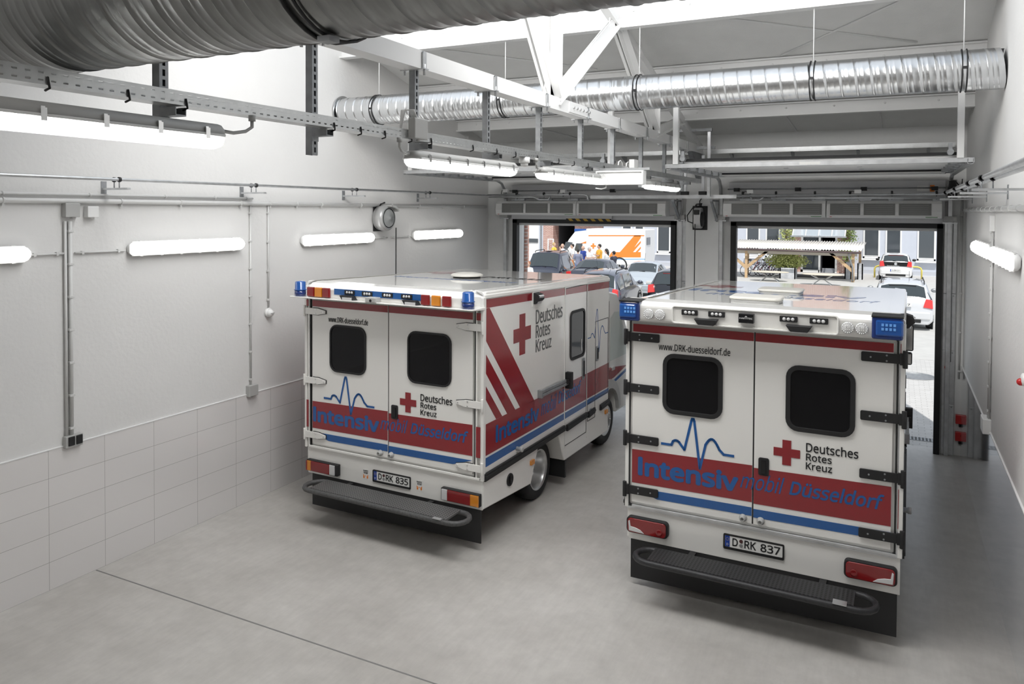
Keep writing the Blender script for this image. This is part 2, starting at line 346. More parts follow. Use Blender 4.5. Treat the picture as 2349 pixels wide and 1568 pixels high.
# ---------------- the two box ambulances in the hall ----------------
def wheel(parent, x, y, r, side, rimr=.24, w_=.24, dual=False, name='wheel'):
    """side +1: outer face towards +x"""
    tw = w_/2; d = side
    mb = MB().lathe([(-d*tw, rimr), (-d*tw, r-.03), (-d*(tw-.03), r-.005), (-d*tw*.4, r), (d*tw*.4, r), (d*(tw-.03), r-.005), (d*tw, r-.03), (d*(tw+.004), (r+rimr)/2), (d*tw, rimr+.01), (d*(tw-.03), rimr), (-d*tw, rimr)], (0, 0, 0), 0, 36, True, False)
    o = mb.build(name, tyre_m, parent); o.location = (x, y, r)
    m2 = MB()
    if dual:
        m2.lathe([(d*(tw+.004), rimr+.012), (d*(tw+.006), rimr-.005), (d*(tw-.02), rimr-.02), (d*(tw-.06), rimr-.03), (d*(tw-.14), rimr-.05), (d*(tw-.18), rimr-.07), (d*(tw-.2), .1), (d*(tw-.13), .09), (d*(tw-.12), .03), (d*(tw-.12), .001)], (0, 0, 0), 0, 32, True, False)
    else:
        m2.lathe([(d*(tw+.004), rimr+.012), (d*(tw+.006), rimr-.005), (d*(tw-.03), rimr-.03), (d*(tw-.05), rimr-.06), (d*(tw+.01), .13), (d*(tw+.03), .10), (d*(tw+.035), .085), (d*(tw-.02), .06), (d*(tw-.02), .001)], (0, 0, 0), 0, 32, True, False)
    q = m2.build('rim', rim_m, o)
    nb_ = MB()
    for i in range(6): a = i*PI/3; nb_.cyl((d*(tw+.03-(.19 if dual else 0)), .125*math.cos(a), .125*math.sin(a)), 0, .014, .03, 8)
    nb_.build('wheel_nut', chrome, o); return o
def plate(parent, c, num, y, w_=.52, h=.11, holder=True):
    """rear number plate, local coordinates, facing -y"""
    x, z = c; pos = lambda a, zz, t: (a, y-.006-t, zz)
    o = MB().rrect(c, 1, y-.006, y, w_, h, .008).build('number_plate', plate_w, parent)
    if holder:
        MB().ring((x, z-.006), 1, y-.009, y+.004, w_+.03, h+.035, .014, .014).box(x-w_/2, x+w_/2, y-.005, y+.004, z-h/2-.02, z-h/2).build('plate_frame', black, o)
    MB().box(x-w_/2+.002, x-w_/2+.045, y-.0075, y-.005, z-h/2+.002, z+h/2-.002).build('eu_strip', eu_blue, o)
    st = MB()
    for i in range(12): a = i*PI/6; st.box(x-w_/2+.0225+.013*math.cos(a), x-w_/2+.0255+.013*math.cos(a), y-.009, y-.0075, z+.018+.013*math.sin(a), z+.021+.013*math.sin(a))
    st.build('star_ring', M('plate_gold', (.7, .5, .05), .4), o)
    text('country_letter', 'D', (x-w_/2+.016, x-w_/2+.032, z-.04, z-.02), lambda a, zz, t: (a, y-.0078-t, zz), plate_w, o)
    a, b_ = num; l = x-w_/2
    text('lettering', a, (l+.07, l+.12, z-.037, z+.037), pos, txt_black, o, 0, .012)
    text('lettering', b_[0], (l+.18, l+.285, z-.037, z+.037), pos, txt_black, o, 0, .012)
    text('lettering', b_[1], (l+.325, l+.50, z-.037, z+.037), pos, txt_black, o, 0, .012)
    for dz, m in ((.02, M('seal_brown', (.08, .03, .03), .4)), (-.02, M('seal_silver', (.4, .4, .4), .3, .6))):
        MB().cyl((l+.15, y-.008, z+dz), 1, .017, .004, 16).build('registration_seal', m, o)
    return o
def led(parent, u, z, y, m=clear_lens, w_=.15, h=.05):
    o = MB().rrect((u, z), 1, y-.012, y+.01, w_, h, .006).build('led_flasher', black, parent, .002)
    l = MB()
    for i in (-1, 0, 1): l.lathe([(-.008, .006), (-.004, .013), (0, .016)], (u+i*.036, y-.012, z), 1, 12)
    l.build('lens', clear_lens, o); return o
def ambulance(label, O, yaw, hw, num, kind):
    t = T('ambulance', label, 'ambulance', (O[0], O[1], 0), -math.radians(yaw))
    L = 3.79; ya = -.02                                    # body: v runs forward
    prof = [(0, .46), (0, 2.80), (.05, 2.86), (3.70, 2.77), (L, 2.69), (L, .38), (2.17, .38), (1.98, .78), (1.37, .78), (1.17, .38)]
    body = MB().prism(prof, 0, -hw, hw).build('box_body', van_white, t, .018)
    sr = lambda v, z, h: (hw+.0005+h, v, z); sl = lambda v, z, h: (-hw-.0005-h, v, z); rp = lambda u, z, h: (u, ya-.0015-h, z)
    # corner posts and roof edge
    for s in (-1, 1): MB().box(s*hw-.025 if s > 0 else -hw-.015, hw+.015 if s > 0 else -hw+.025, -.03, .03, .78, 2.80).build('corner_post', van_white, body, .008)
    for s in (-1, 1):
        re = MB()
        for (v0, z0), (v1, z1) in (((0, 2.84), (L, 2.735)),):
            q = [(s*(hw-.13), .035), (s*(hw-.02), .02), (s*(hw+.012), -.02), (s*(hw+.012), -.055), (s*(hw-.02), -.055), (s*(hw-.02), -.02)]
            re.add([(u, v0, z0+d) for u, d in q]+[(u, v1, z1+d) for u, d in q], [tuple(range(6)), tuple(range(6, 12))]+[(i, (i+1) % 6, 6+(i+1) % 6, 6+i) for i in range(6)])
        re.build('roof_edge_rail', van_white, body, .006)
    for s in (-1, 1):
      gl = MB(); gl.add([(s*(hw+.002), .0, 2.784), (s*(hw+.002), L, 2.679), (s*(hw+.002), L, 2.685), (s*(hw+.002), .0, 2.79), (s*(hw-.01), .0, 2.784), (s*(hw-.01), L, 2.679), (s*(hw-.01), L, 2.685), (s*(hw-.01), 0, 2.79)], [(0, 1, 2, 3), (4, 7, 6, 5), (0, 4, 5, 1), (3, 2, 6, 7)])
      gl.build('roof_seam', black, body)
    # stripes on both sides
    def side(pos, mirror):
        bl = MB()
        poly_on(MB(), [(.01, 2.775), (L-.01, 2.675), (L-.01, 2.58), (.01, 2.68)], pos).build('red_stripe', van_red, body)
        poly_on(MB(), [(.01, 1.395), (L-.01, 1.43), (L-.01, 1.06), (.01, 1.045)], pos).build('red_band', van_red, body)
        for z0, z1, x0, x1 in ((2.36, 2.675, .86, 1.24), (2.0, 2.21, .54, .74), (1.71, 1.86, .28, .42)):
            poly_on(MB(), [(.01, z1) if z1 < 2.6 else (.12, z1), (x1, 1.40), (x0, 1.40), (.01, z0)]+([(.01, z1)] if z1 > 2.6 else []), pos).build('slanting_stripe', van_red, body)
        poly_on(bl, [(.01, 1.02), (L-.01, 1.04), (L-.01, .97), (.01, .92)], pos)
        bl.build('blue_stripe', van_blue, body)
        for a, b_ in ((.0, 2.13), (2.2, 2.90), (2.96, 3.2), (3.42, L-.02)):
            tr = MB(); poly_on(tr, [(a, .775), (b_, .80), (b_, .875), (a, .86)], pos, .03); poly_on(tr, [(a, .80), (b_, .825), (b_, .85), (a, .835)], pos, .038)
            tr.build('rubbing_strip', black, body, .004)
    side(sr, 0); side(sl, 1)
    # right side: lettering, door, window, lamp, handrail
    S_ = lambda n, s_, box, sh=0, wt=0, m=van_blue, ps=sr: text(n, s_, box, lambda a, z, h: ps(a, z, h+.002), m, body, sh, wt)
    S_('lettering', 'lntensiv', (.27, 1.37, 1.13, 1.33), 0, .032); S_('lettering', 'mobil', (1.43, 1.90, 1.16, 1.36), .35, -.008); S_('lettering', 'Düsseldorf', (1.95, 2.70, 1.20, 1.37), .25, .015)
    cr = MB(); cross_on(cr, .91, 2.27, .245, sr, .92); cr.build('red_cross', van_red, body)
    g_ = M('silver_grey_print', (.12, .12, .12), .25, .3)
    S_('lettering', 'Deutsches', (1.27, 2.06, 2.34, 2.53), 0, .006, g_); S_('lettering', 'Rotes', (1.27, 1.68, 2.165, 2.33), 0, .006, g_); S_('lettering', 'Kreuz', (1.27, 1.72, 1.99, 2.15), 0, .006, g_)
    e = MB(); ecg(e, 2.95, 3.74, 1.92, 2.30, 1.66, sr, .014); e.build('heartbeat_line', van_blue, body)
    sd_ = MB().add([], [])
    for a, b_, z0, z1 in ((2.155, 2.905, .58, 2.71), (3.235, 3.75, .98, 2.13), (2.95, 3.24, .72, .98)):
        for q in ((a, a+.008, z0, z1), (b_-.008, b_, z0, z1), (a, b_, z1-.008, z1), (a, b_, z0, z0+.008)): poly_on(sd_, [(q[0], q[2]), (q[1], q[2]), (q[1], q[3]), (q[0], q[3])], sr, .003)
    sd_.build('door_seam', black, body)
    sdr = MB()
    for a, b_, z0, z1 in ((2.135, 2.153, .56, 2.73), (2.907, 2.92, .5, 2.70), (2.12, 2.93, 2.712, 2.725)): poly_on(sdr, [(a, z0), (b_, z0), (b_, z1), (a, z1)], sr, .006)
    sdr.build('door_trim', van_white, body)
    wn = MB().ring((2.57, 2.04), 0, hw, hw+.014, .52, .68, .09, .035).build('side_window', black, t)
    MB().rrect((2.57, 2.04), 0, hw-.01, hw+.004, .50, .66, .08).build('pane', tint, wn); MB().box(hw+.003, hw+.01, 2.70, 2.71, 1.78, 1.95).build('slider_grip', clear_lens, wn)
    lp = MB().rrect((1.26, 2.665), 0, hw, hw+.008, .2, .2, .02).build('side_floodlight', van_white, t)
    MB().prism([(hw+.005, 2.74), (hw+.07, 2.72), (hw+.09, 2.66), (hw+.03, 2.60), (hw+.005, 2.60)], 1, 1.19, 1.33).build('lamp_housing', black, lp)
    MB().add([(hw+.072, 1.2, 2.712), (hw+.072, 1.32, 2.712), (hw+.038, 1.32, 2.605), (hw+.038, 1.2, 2.605), (hw+.09, 1.2, 2.70), (hw+.095, 1.32, 2.70), (hw+.05, 1.32, 2.6), (hw+.05, 1.2, 2.6)], [(0, 1, 2, 3), (4, 5, 6, 7), (0, 1, 5, 4), (2, 3, 7, 6)]).build('lamp_glass', clear_lens, lp)
    hr = MB().box(hw+.02, hw+.055, 1.34, 2.20, 1.42, 1.455).box(hw+.02, hw+.05, 1.34, 2.20, 1.462, 1.50).box(hw, hw+.06, 1.33, 1.37, 1.41, 1.51).build('sliding_door_rail', galv_dk, t, .004)
    MB().box(hw, hw+.09, 2.17, 2.24, 1.36, 1.58).box(hw+.02, hw+.07, 2.10, 2.2, 1.44, 1.50).build('roller_bracket', black, hr, .006)
    for v, z, h in ((2.78, 1.52, .3), (3.3, 1.65, .22), (3.05, .83, .12)):
        o = MB().rrect((v, z), 0, hw, hw+.012, .09, h, .015).build('door_handle', galv_dk, t, .003); MB().rrect((v+.01, z), 0, hw+.01, hw+.02, .035, h*.75, .01).build('grip', black, o)
    for (v, z) in ((1.18, .65), (3.68, .70)):
        MB().rrect((v, z), 0, hw, hw+.02, .10, .06, .01).build('side_marker_lamp', amber_lens, t)
    fc = MB().lathe([(0, .075), (.012, .075), (.012, .06), (.004, .055), (.004, .001)], (hw, .61, .61), 0, 20).box(hw, hw+.02, .60, .62, .57, .65).build('filler_cap', black, t)
    MB().lathe([(0, .025), (.05, .025), (.055, .032), (.08, .032), (.085, .025)], (hw, .78, .93), 0, 14).build('door_buffer', plastic_g, t)
    # underside, flap and step
    MB().box(-hw+.12, hw-.3, .25, L+.3, .30, .5).build('chassis', black, t)
    for x0, x1 in ((-hw+.02, -hw+.5), (hw-.5, hw-.02)): MB().box(x0, x1, 2.22, 2.26, .13, .4).build('mud_flap', black, t)
    MB().box(-hw+.03, hw-.03, 1.2, 2.15, .79, .8).build('wheel_housing', black, t)
    fl = [(-hw+(.10 if kind == 'beacon' else .05), .46), (hw-.02, .46), (hw-.02, .09), (-hw+(.10 if kind == 'beacon' else .05), .07)]
    MB().prism(fl, 1, -.015, .0).build('rear_flap', black, t)
    # rear step: bent tube with a treaded board
    pth = []; x0, x1, yn, yf, z = (-1.02, 1.24, -.42, -.10, .43) if kind == 'beacon' else (-1.04, 1.06, -.42, -.12, .44)
    x0 += .0; r_ = (yf-yn)/2
    for k in range(9): a = PI/2+PI*k/8; pth.append((x0+r_+r_*math.cos(a), (yn+yf)/2+r_*math.sin(a), z))
    for k in range(9): a = -PI/2+PI*k/8; pth.append((x1-r_+r_*math.cos(a), (yn+yf)/2+r_*math.sin(a), z))
    st_c = step_m if kind == 'beacon' else M('step_black', (.02, .02, .022), .5, noise=.3, scale=40)
    st = MB().tube(pth, .028, 12, False, True).build('rear_step', st_c, t)
    bd = M('tread_board', (.10, .10, .10) if kind == 'beacon' else (.03, .03, .032), .55, .3); nt, b, N = nodes(bd)
    tc_ = N('ShaderNodeTexCoord'); vo = N('ShaderNodeTexVoronoi'); vo.inputs['Scale'].default_value = 30; vo.inputs['Randomness'].default_value = 0; nt.links.new(tc_.outputs['Object'], vo.inputs['Vector'])
    rp_ = N('ShaderNodeValToRGB'); rp_.color_ramp.elements[0].position = .30; rp_.color_ramp.elements[0].color = (.008, .008, .008, 1); rp_.color_ramp.elements[1].position = .36
    rp_.color_ramp.elements[1].color = (.15, .15, .148, 1) if kind == 'beacon' else (.045, .045, .047, 1)
    nt.links.new(vo.outputs['Distance'], rp_.inputs[0]); nt.links.new(rp_.outputs[0], b.inputs['Base Color'])
    MB().box(x0+r_, x1-r_-.02, yn+.01, yf-.01, z+.01, z+.03).build('tread_plate', bd, st)
    br_ = MB()
    for xx in (-.55, .62): br_.box(xx-.03, xx+.03, yf-.02, .1, z-.03, z+.02)
    br_.build('step_bracket', black, st); MB().box(x1-.33, x1-.22, yn-.03, yn+.01 if kind == 'beacon' else yn+.05, z+.026, z+.034).build('maker_plate', galv, st)
    # rear doors
    ds = []
    for a, b_ in ((-1.175, -.006), (.006, 1.155)):
        ds.append(MB().box(a, b_, ya, .01, .84, 2.63).build('rear_door', van_white, t, .004))
    MB().ring((-.01, 1.735), 1, ya-.004, .005, 2.40, 1.87, .03, .012).build('door_seal', black, t)
    MB().ring((-.01, 1.735), 1, ya-.008, .005, 2.45, 1.92, .03, .02).build('door_frame', galv if kind == 'bar' else van_white, t)
    MB().box(-.006, .006, ya+.006, .004, .84, 2.63).build('door_gap', black, t)
    for k, (a, b_) in enumerate(((-1.172, -.008), (.008, 1.152))):
        r = MB(); bl = MB(); P = lambda *q: [(x, z) for x, z in q]
        poly_on(MB(), P((a, 2.55), (b_, 2.55), (b_, 2.628), (a, 2.628)), rp).build('red_stripe', van_red, ds[k]); poly_on(r, P((a, 1.035), (b_, 1.045), (b_, 1.39), (a, 1.37)), rp)
        poly_on(bl, P((a if k else a+.26, .905), (b_-.25 if k else b_, .915), (b_ if k else b_, .995), (a, .985)), rp)
        r.build('red_band', van_red, ds[k]); bl.build('blue_band', van_blue, ds[k])
    for a, b_ in ((-hw+.02, -1.225), (1.205, hw-.02)):
        r = MB()
        if b_-a > .004: poly_on(MB(), [(a, 2.55), (b_, 2.55), (b_, 2.63), (a, 2.63)], lambda u, z, h: (u, -.032-h, z)).build('red_stripe', van_red, body); poly_on(r, [(a, 1.04), (b_, 1.04), (b_, 1.38), (a, 1.38)], lambda u, z, h: (u, -.032-h, z))
        if r.v: r.build('red_band', van_red, body)
    zo = .0 if kind == 'bar' else -.05; W1 = (-.605, 2.06, .56, .58) if kind == 'beacon' else (-.575, 2.07, .58, .59)
    fw_ = .022 if kind == 'beacon' else .042
    for k, (u, z, ww, hh) in enumerate((W1, (.58 if kind == 'beacon' else .57, 2.065, .60 if kind == 'beacon' else .58, .60))):
        fr = MB().ring((u, z), 1, ya-.018, ya, ww, hh, .11, fw_).build('window_frame', black, ds[k], .004); MB().rrect((u, z), 1, ya-.006, ya, ww-.02, hh-.02, .1).build('window_pane', tint, ds[k])
    P2 = lambda a, z, h: rp(a, z, h+.0015)
    text('lettering', 'www.DRK-duesseldorf.de', (-.91, -.30, 2.375, 2.445) if kind == 'beacon' else (-.91, -.22, 2.39, 2.46), P2, txt_black, ds[0], 0, .004)
    e = MB(); ecg(e, -.98 if kind == 'beacon' else -.87, -.21 if kind == 'beacon' else -.18, 1.43 if kind == 'beacon' else 1.47, 1.72 if kind == 'beacon' else 1.75, 1.28, P2); e.build('heartbeat_line', van_blue, ds[0])
    d_ = 0 if kind == 'beacon' else .05
    text('lettering', 'lntensiv', (-1.16+d_, -.13, 1.115, 1.305), P2, van_blue, ds[0], 0, .032)
    text('lettering', 'mobil', (-.115, .28, 1.165, 1.32), P2, van_blue, ds[1], .35, -.008); text('lettering', 'Düsseldorf', (.32, 1.10, 1.175, 1.31), P2, van_blue, ds[1], .25, .015)
    cr = MB(); cross_on(cr, .285 if kind == 'beacon' else .295, 1.53 if kind == 'beacon' else 1.555, .115, P2); cr.build('red_cross', van_red, ds[1])
    for s_, q in (('Deutsches', (.45, .89, 1.57, 1.655)), ('Rotes', (.45, .675, 1.49, 1.555)), ('Kreuz', (.45, .68, 1.41, 1.475))):
        text('lettering', s_, (q[0]+.01, q[1], q[2]+(.02 if kind == 'bar' else 0), q[3]+(.02 if kind == 'bar' else 0)), P2, txt_black, ds[1], 0, .008)
    h = MB().rrect((.095, 1.395), 1, ya-.012, ya, .095, .165, .018).build('door_handle', black, ds[1], .003); MB().box(.075, .115, ya-.02, ya-.01, 1.335, 1.45).build('handle_grip', black_gl, ds[1])
    for u in ((-.11, .05) if kind == 'beacon' else (-.085, .075)):
        MB().lathe([(0, .036), (-.012, .036), (-.02, .026), (-.05, .024), (-.055, .016), (-.03, .012), (-.03, .001)], (u, ya, .885), 1, 18).build('door_buffer', plastic_g, t)
    # hinges
    hm = van_white if kind == 'beacon' else black
    for s, zs, ux in ((-1, (2.49, 1.63, .95) if kind == 'beacon' else (2.50, 1.99, 1.48, .965), -hw), (1, (2.47, 1.62, .92) if kind == 'beacon' else (2.50, 1.985, 1.475, .955), hw)):
        for z in zs:
            q = MB()
            if kind == 'beacon':
                q.prism([(s*.95, z+.018), (s*1.07, z+.04), (s*(hw+.0), z+.04), (s*(hw+.0), z-.04), (s*1.07, z-.04), (s*.95, z-.018)], 1, ya-.022, ya-.008); q.cyl((s*(hw+.005), ya-.02, z), 2, .016, .14, 10)
            else:
                q.rrect((s*(hw+.93)/2-s*.015, z), 1, ya-.024, ya-.006, hw-.93+.03, .082, .012, 3); q.cyl((s*(hw+.012), ya-.022, z), 2, .020, .15, 10); q.box(s*hw-.03, s*hw+.03, ya-.03, ya, z-.05, z+.05)
            o = q.build('hinge', hm, t, .002); b2 = MB()
            for du, dz in ((.975, 0), (1.10, .024), (1.10, -.024)): b2.cyl((s*du, ya-.026, z+dz), 1, .008, .006, 8)
            b2.build('hinge_screw', chrome if kind == 'beacon' else galv_dk, o)
            if kind == 'beacon': MB().prism([(s*.942, z+.022), (s*1.07, z+.046), (s*1.16, z+.046), (s*1.16, z-.046), (s*1.07, z-.046), (s*.942, z-.022)], 1, ya-.008, ya-.001).build('hinge_gasket', black, o)
    # bumper panel, tail lights, plate
    MB().box(-hw+.03, hw, -.012, .0, .46, .79).build('rear_skirt', van_white, t, .003)
    MB().box(-hw+.06, hw-.03, -.035, -.01, .79, .815).build('threshold_strip', galv if kind == 'bar' else van_white, t, .003)
    for s in (-1, 1):
        z = .575 if kind == 'beacon' else .625; u = s*1.0 + (.02 if kind == 'beacon' else .0); 
        if kind == 'beacon':
            o = MB().box(u-.25, u+.25, -.07, -.012, z-.07, z+.07).build('tail_light', black, t, .008)
            for a, b_, m in ((-.235, -.17, amber_lens), (-.17, .13, red_lens), (.13, .21, clear_lens)) if s < 0 else ((-.235, -.16, clear_lens), (-.16, .14, red_lens), (.14, .235, amber_lens)):
                MB().box(u+a, u+b_, -.082, -.068, z-.06, z+.06).build('lens', m, o, .003)
            MB().box(u+s*.235-.01, u+s*.235+.01, -.084, -.068, z-.06, z+.06).build('lens', red_lens if s < 0 else amber_lens, o)
        else:
            o = MB().rrect((u, z), 1, -.07, -.012, .42, .16, .04).build('tail_light', black, t, .006); MB().rrect((u, z), 1, -.085, -.068, .39, .14, .035).build('lens', red_lens, o, .006)
            c = s*1; q = MB().prism([(u+c*.02, z-.062), (u+c*.06, z-.03), (u+c*.11, z-.015), (u+c*.16, z-.01), (u+c*.17, z+.05), (u+c*.185, z+.04), (u+c*.178, z-.055)], 1, -.089, -.08); q.build('reversing_lens', clear_lens, o, .004)
            MB().lathe([(0, .03), (-.006, .03), (-.006, .022), (-.003, .001)], (u-c*.13, -.085, z-.02), 1, 16).build('round_lens', red_lens, o)
    plate(t, (.045, .60) if kind == 'beacon' else (.01, .635), num, -.014)
    if kind == 'beacon':
        for u in (-.34, .44):
            o = MB().box(u-.04, u+.04, -.0135, -.012, .53, .645).build('service_sticker', plate_w, t)
            text('lettering', 'FAHRTEC', (u-.036, u+.036, .62, .64), lambda a, z, h: (a, -.0136-h, z), txt_black, o); text('lettering', 'SYSTEME', (u-.03, u+.03, .595, .615), lambda a, z, h: (a, -.0136-h, z), txt_black, o)
            q = MB()
            for a in (-.026, .026): q.box(u+a-.01, u+a+.01, -.0145, -.0135, .54, .565); q.prism([(u+a-.012, .568), (u+a+.012, .568), (u+a*1.45, .585)], 1, -.0145, -.0135)
            q.prism([(u-.01, .572), (u+.01, .572), (u, .56)], 1, -.0145, -.0135); q.build('arrow_mark', orange, o)
    # light bar above the doors
    ext = .20
    if kind == 'beacon':
        bar = MB().prism([(.02, 2.70), (-ext, 2.69), (-ext, 2.80), (-.12, 2.86), (.05, 2.87)], 0, -1.09, 1.12).build('light_bar', van_white, t, .015)
        MB().prism([(0, 2.66), (-.28, 2.68), (-.28, 2.695), (0, 2.695)], 0, -1.30, 1.30).build('bar_shelf', van_white, bar, .006)
        yb = -ext-.001
        MB().box(-.66, .60, yb-.006, yb, 2.742, 2.812).build('blue_panel', van_blue, bar)
        for u in (-.42, -.16, .13, .40): led(t, u, 2.778, yb-.004)
        for us in ((-1.01, -.89, -.77), (.66, .80, .94)):
            for u, m in zip(us, (red_lens, amber_lens, red_lens)): MB().box(u-.055, u+.055, yb-.035, yb, 2.70, 2.815).build('signal_lens', m, bar, .01)
        for u in (-1.20, 1.20):
            o = MB().lathe([(.0, .07), (.07, .07)], (u, -.20, 2.695), 2, 24).build('blue_beacon', blue_dk, t); MB().lathe([(.07, .074), (.075, .078), (.085, .066), (.17, .064), (.18, .05), (.185, .001)], (u, -.20, 2.695), 2, 24).build('beacon_dome', blue_lens, o)
        for u in (-.43, .47):
            o = MB().prism([(u-.10, 2.745), (u+.08, 2.745), (u+.12, 2.69), (u-.06, 2.69)], 1, yb-.07, yb+.02).build('work_lamp', black, t, .006); MB().box(u-.05, u+.09, yb-.076, yb-.068, 2.695, 2.728).build('lens', clear_lens, o)
        o = MB().box(-.12, .03, yb-.1, yb, 2.69, 2.75).build('reversing_camera', plastic_g, t, .008); MB().cyl((-.04, yb-.1, 2.715), 1, .016, .01, 12).build('camera_eye', black_gl, o)
    else:
        bar = MB().prism([(.05, 2.68), (-ext+.03, 2.68), (-ext, 2.70), (-ext-.01, 2.84), (-.14, 2.875), (.06, 2.885)], 0, -1.24, 1.22).build('light_bar', van_white, t, .02)
        yb = -ext-.012
        o = MB().ring((0, 2.775), 1, yb-.012, yb+.02, 1.46, .17, .03, .014).build('recess_rim', van_white, bar, .004)
        for u in (-.56, -.31, .32, .57): led(t, u, 2.802, yb)
        for u in (-.40, .41):
            o = MB().prism([(u-.11, 2.755), (u+.11, 2.755), (u+.075, 2.70), (u-.07, 2.70)], 1, yb-.06, yb+.02).build('work_lamp', black, t, .006); MB().box(u-.06, u+.065, yb-.055, yb, 2.695, 2.702).build('lens', clear_lens, o)
        o = MB().box(-.105, .03, yb-.05, yb+.01, 2.745, 2.83).build('reversing_camera', black_gl, t, .006); text('lettering', 'HARTlTEC', (-.095, .02, 2.782, 2.797), lambda a, z, h: (a, yb-.0505-h, z), plate_w, o)
        MB().prism([(-.05, 2.803), (-.025, 2.803), (-.0375, 2.812)], 1, yb-.052, yb-.05).build('leaf_mark', plate_w, o)
        for u in (-.955, -.845, .80, .91):
            o = MB().lathe([(0, .052), (-.012, .05), (-.015, .04), (-.02, .03), (-.021, .001)], (u, yb, 2.762), 1, 24).build('round_lamp', clear_lens, t); q = MB()
            for i in range(16): a = i*PI/8; q.ball((u+.043*math.cos(a), yb-.014, 2.762+.043*math.sin(a)), .006, 6, 4)
            for i in range(9): q.ball((u+(i % 3-1)*.014, yb-.021, 2.762+(i//3-1)*.014), .005, 6, 4)
            q.build('led_dots', chrome, o)
        for s in (-1, 1):
            a, b_ = (-1.245, -1.045) if s < 0 else (.985, 1.225)
            o = MB().box(a, b_, -.235, .05, 2.685, 2.878).build('corner_blue_light', blue_dk, t, .018)
            MB().box(a+(.0 if s < 0 else .03), b_-(.03 if s < 0 else 0), -.245, -.02, 2.715, 2.85).build('blue_lens', blue_lens, o, .015)
            q = MB(); c = (a+b_)/2+.01
            for i in range(4):
                for j in range(2): q.box(c-.055+i*.03, c-.036+i*.03, -.25, -.244, 2.765+j*.035, 2.787+j*.035)
            q.build('led_segment', M('led_blue', (.15, .38, .8), .2), o); MB().box(a-.002, b_+.002, -.24, .05, 2.87, 2.882).build('lamp_cap', black, o)
    # roof
    if kind == 'bar':
        for u, v, ww in ((-.09, .60, .50), (-.03, 1.80, .48)):
            z = 2.862-.0247*v; q = MB().rrect((u, v), 2, z, z+.03, ww*.94, .34, .06).build('roof_vent', plastic_g, t, .006); MB().rrect((u, v), 2, z+.03, z+.06, ww, .36, .07).build('vent_cover', M('vent_cover_cream', (.68, .66, .61), .4), q, .018)
        rl = ((van_blue, 'lntensiv', (-1.05, .85, 1.62, 1.98), 0, .03), (van_blue, 'mobil Düsseldorf', (-.75, 1.0, 1.22, 1.45), .2, 0))
    else:
        q = MB().lathe([(0, .19), (.03, .19)], (-.05, 1.80, 2.815), 2, 28).build('roof_vent', black, t); MB().lathe([(.03, .22), (.045, .225), (.06, .2), (.075, .12), (.08, .001)], (-.05, 1.80, 2.815), 2, 28).build('vent_cover', M('vent_cover_cream', (.68, .66, .61), .4), q)
        rl = ((van_blue, 'lntensiv mobil Düsseldorf', (-.95, .9, 1.34, 1.50), 0, 0), (amber_lens, 'Hebe', (-.42, -.22, 1.1, 1.2), 0, .01), (txt_black, 'DRK 835', (.05, .95, 2.0, 2.25), 0, .01))
        rl = (rl[0], rl[2])
    zr = lambda v: 2.861-.0247*v
    for m, s_, bx, sh, wt in rl: text('roof_lettering', s_, bx, lambda a, v, h: (a, v, zr(v)+.001+h*.5), m, body, sh, wt)
    cr = MB(); cross_on(cr, -.85, 2.5, .26, lambda a, v, h: (a, v, zr(v)+.001+h*.5)); cr.build('red_cross', van_red, body)
    # cab, bonnet, mirrors, wheels
    ch = 1.06
    cab = MB().prism([(L, .55), (L, 2.42), (4.35, 2.46), (4.75, 2.38), (5.42, 1.50), (5.95, 1.28), (6.12, 1.0), (6.15, .40), (5.2, .42), (4.72, .42), (4.66, .75), (4.45, .98), (4.15, 1.0), (3.95, .9), (3.84, .6)], 0, -ch, ch).build('driver_cab', van_white, t, .05)
    for s in (-1, 1):
        x = s*(ch+.002); sp_ = lambda v, z, h: (x+s*h, v, z)
        q = MB(); poly_on(q, [(4.42, 1.32), (4.42, 2.02), (4.60, 2.10), (4.82, 2.08), (5.32, 1.38), (5.30, 1.32)], sp_, .004); q.build('cab_window', M('cab_glass_reflection', (.58, .63, .60), .1, coat=.5), cab)  # bright outdoor reflection is put into the cab glass colour
        q = MB(); poly_on(q, [(L+.02, .98), (4.6, 1.02), (5.6, 1.18), (5.9, 1.22), (5.2, 1.12), (4.4, 1.22), (L+.02, 1.24)], sp_, .002); q.build('red_stripe', van_red, cab)
        q = MB(); poly_on(q, [(4.55, .92), (5.9, 1.12), (5.9, 1.17), (4.6, .98)], sp_, .0015); q.build('blue_stripe', van_blue, cab)
        q = MB(); arc = [(4.28+.50*math.cos(a), .55+.50*math.sin(a)) for a in [PI*k/10 for k in range(11)]]; arc2 = [(4.28+.41*math.cos(a), .50+.41*math.sin(a)) for a in [PI*k/10 for k in range(10, -1, -1)]]
        for k in range(10): poly_on(q, [arc[k], arc[k+1], arc2[9-k], arc2[10-k]], sp_, .06)
        q.build('wheel_arch', plastic_g, cab)
        q = MB()
        for a, b_, z0, z1 in ((4.36, 4.366, .95, 2.3), (5.42, 5.426, .6, 1.45)): poly_on(q, [(a, z0), (b_, z0), (b_, z1), (a, z1)], sp_, .003)
        q.build('door_seam', black, cab); o = MB().box(min(x, x+s*.03), max(x, x+s*.03), 4.44, 4.58, 1.16, 1.21).build('cab_door_handle', chrome, cab, .005)
        wheel(t, s*(ch-.13), 4.28, .385, s, .23, .22); wheel(t, s*(hw-.27), 1.67, .385, s, .25, .24, True)
        m_ = MB().tube([(s*ch, 5.05, 2.0), (s*(ch+.16), 5.08, 2.12), (s*(ch+.2), 5.05, 2.02)], .02, 8).tube([(s*ch, 5.1, 1.5), (s*(ch+.16), 5.1, 1.55)], .02, 8).build('mirror_arm', black, t)
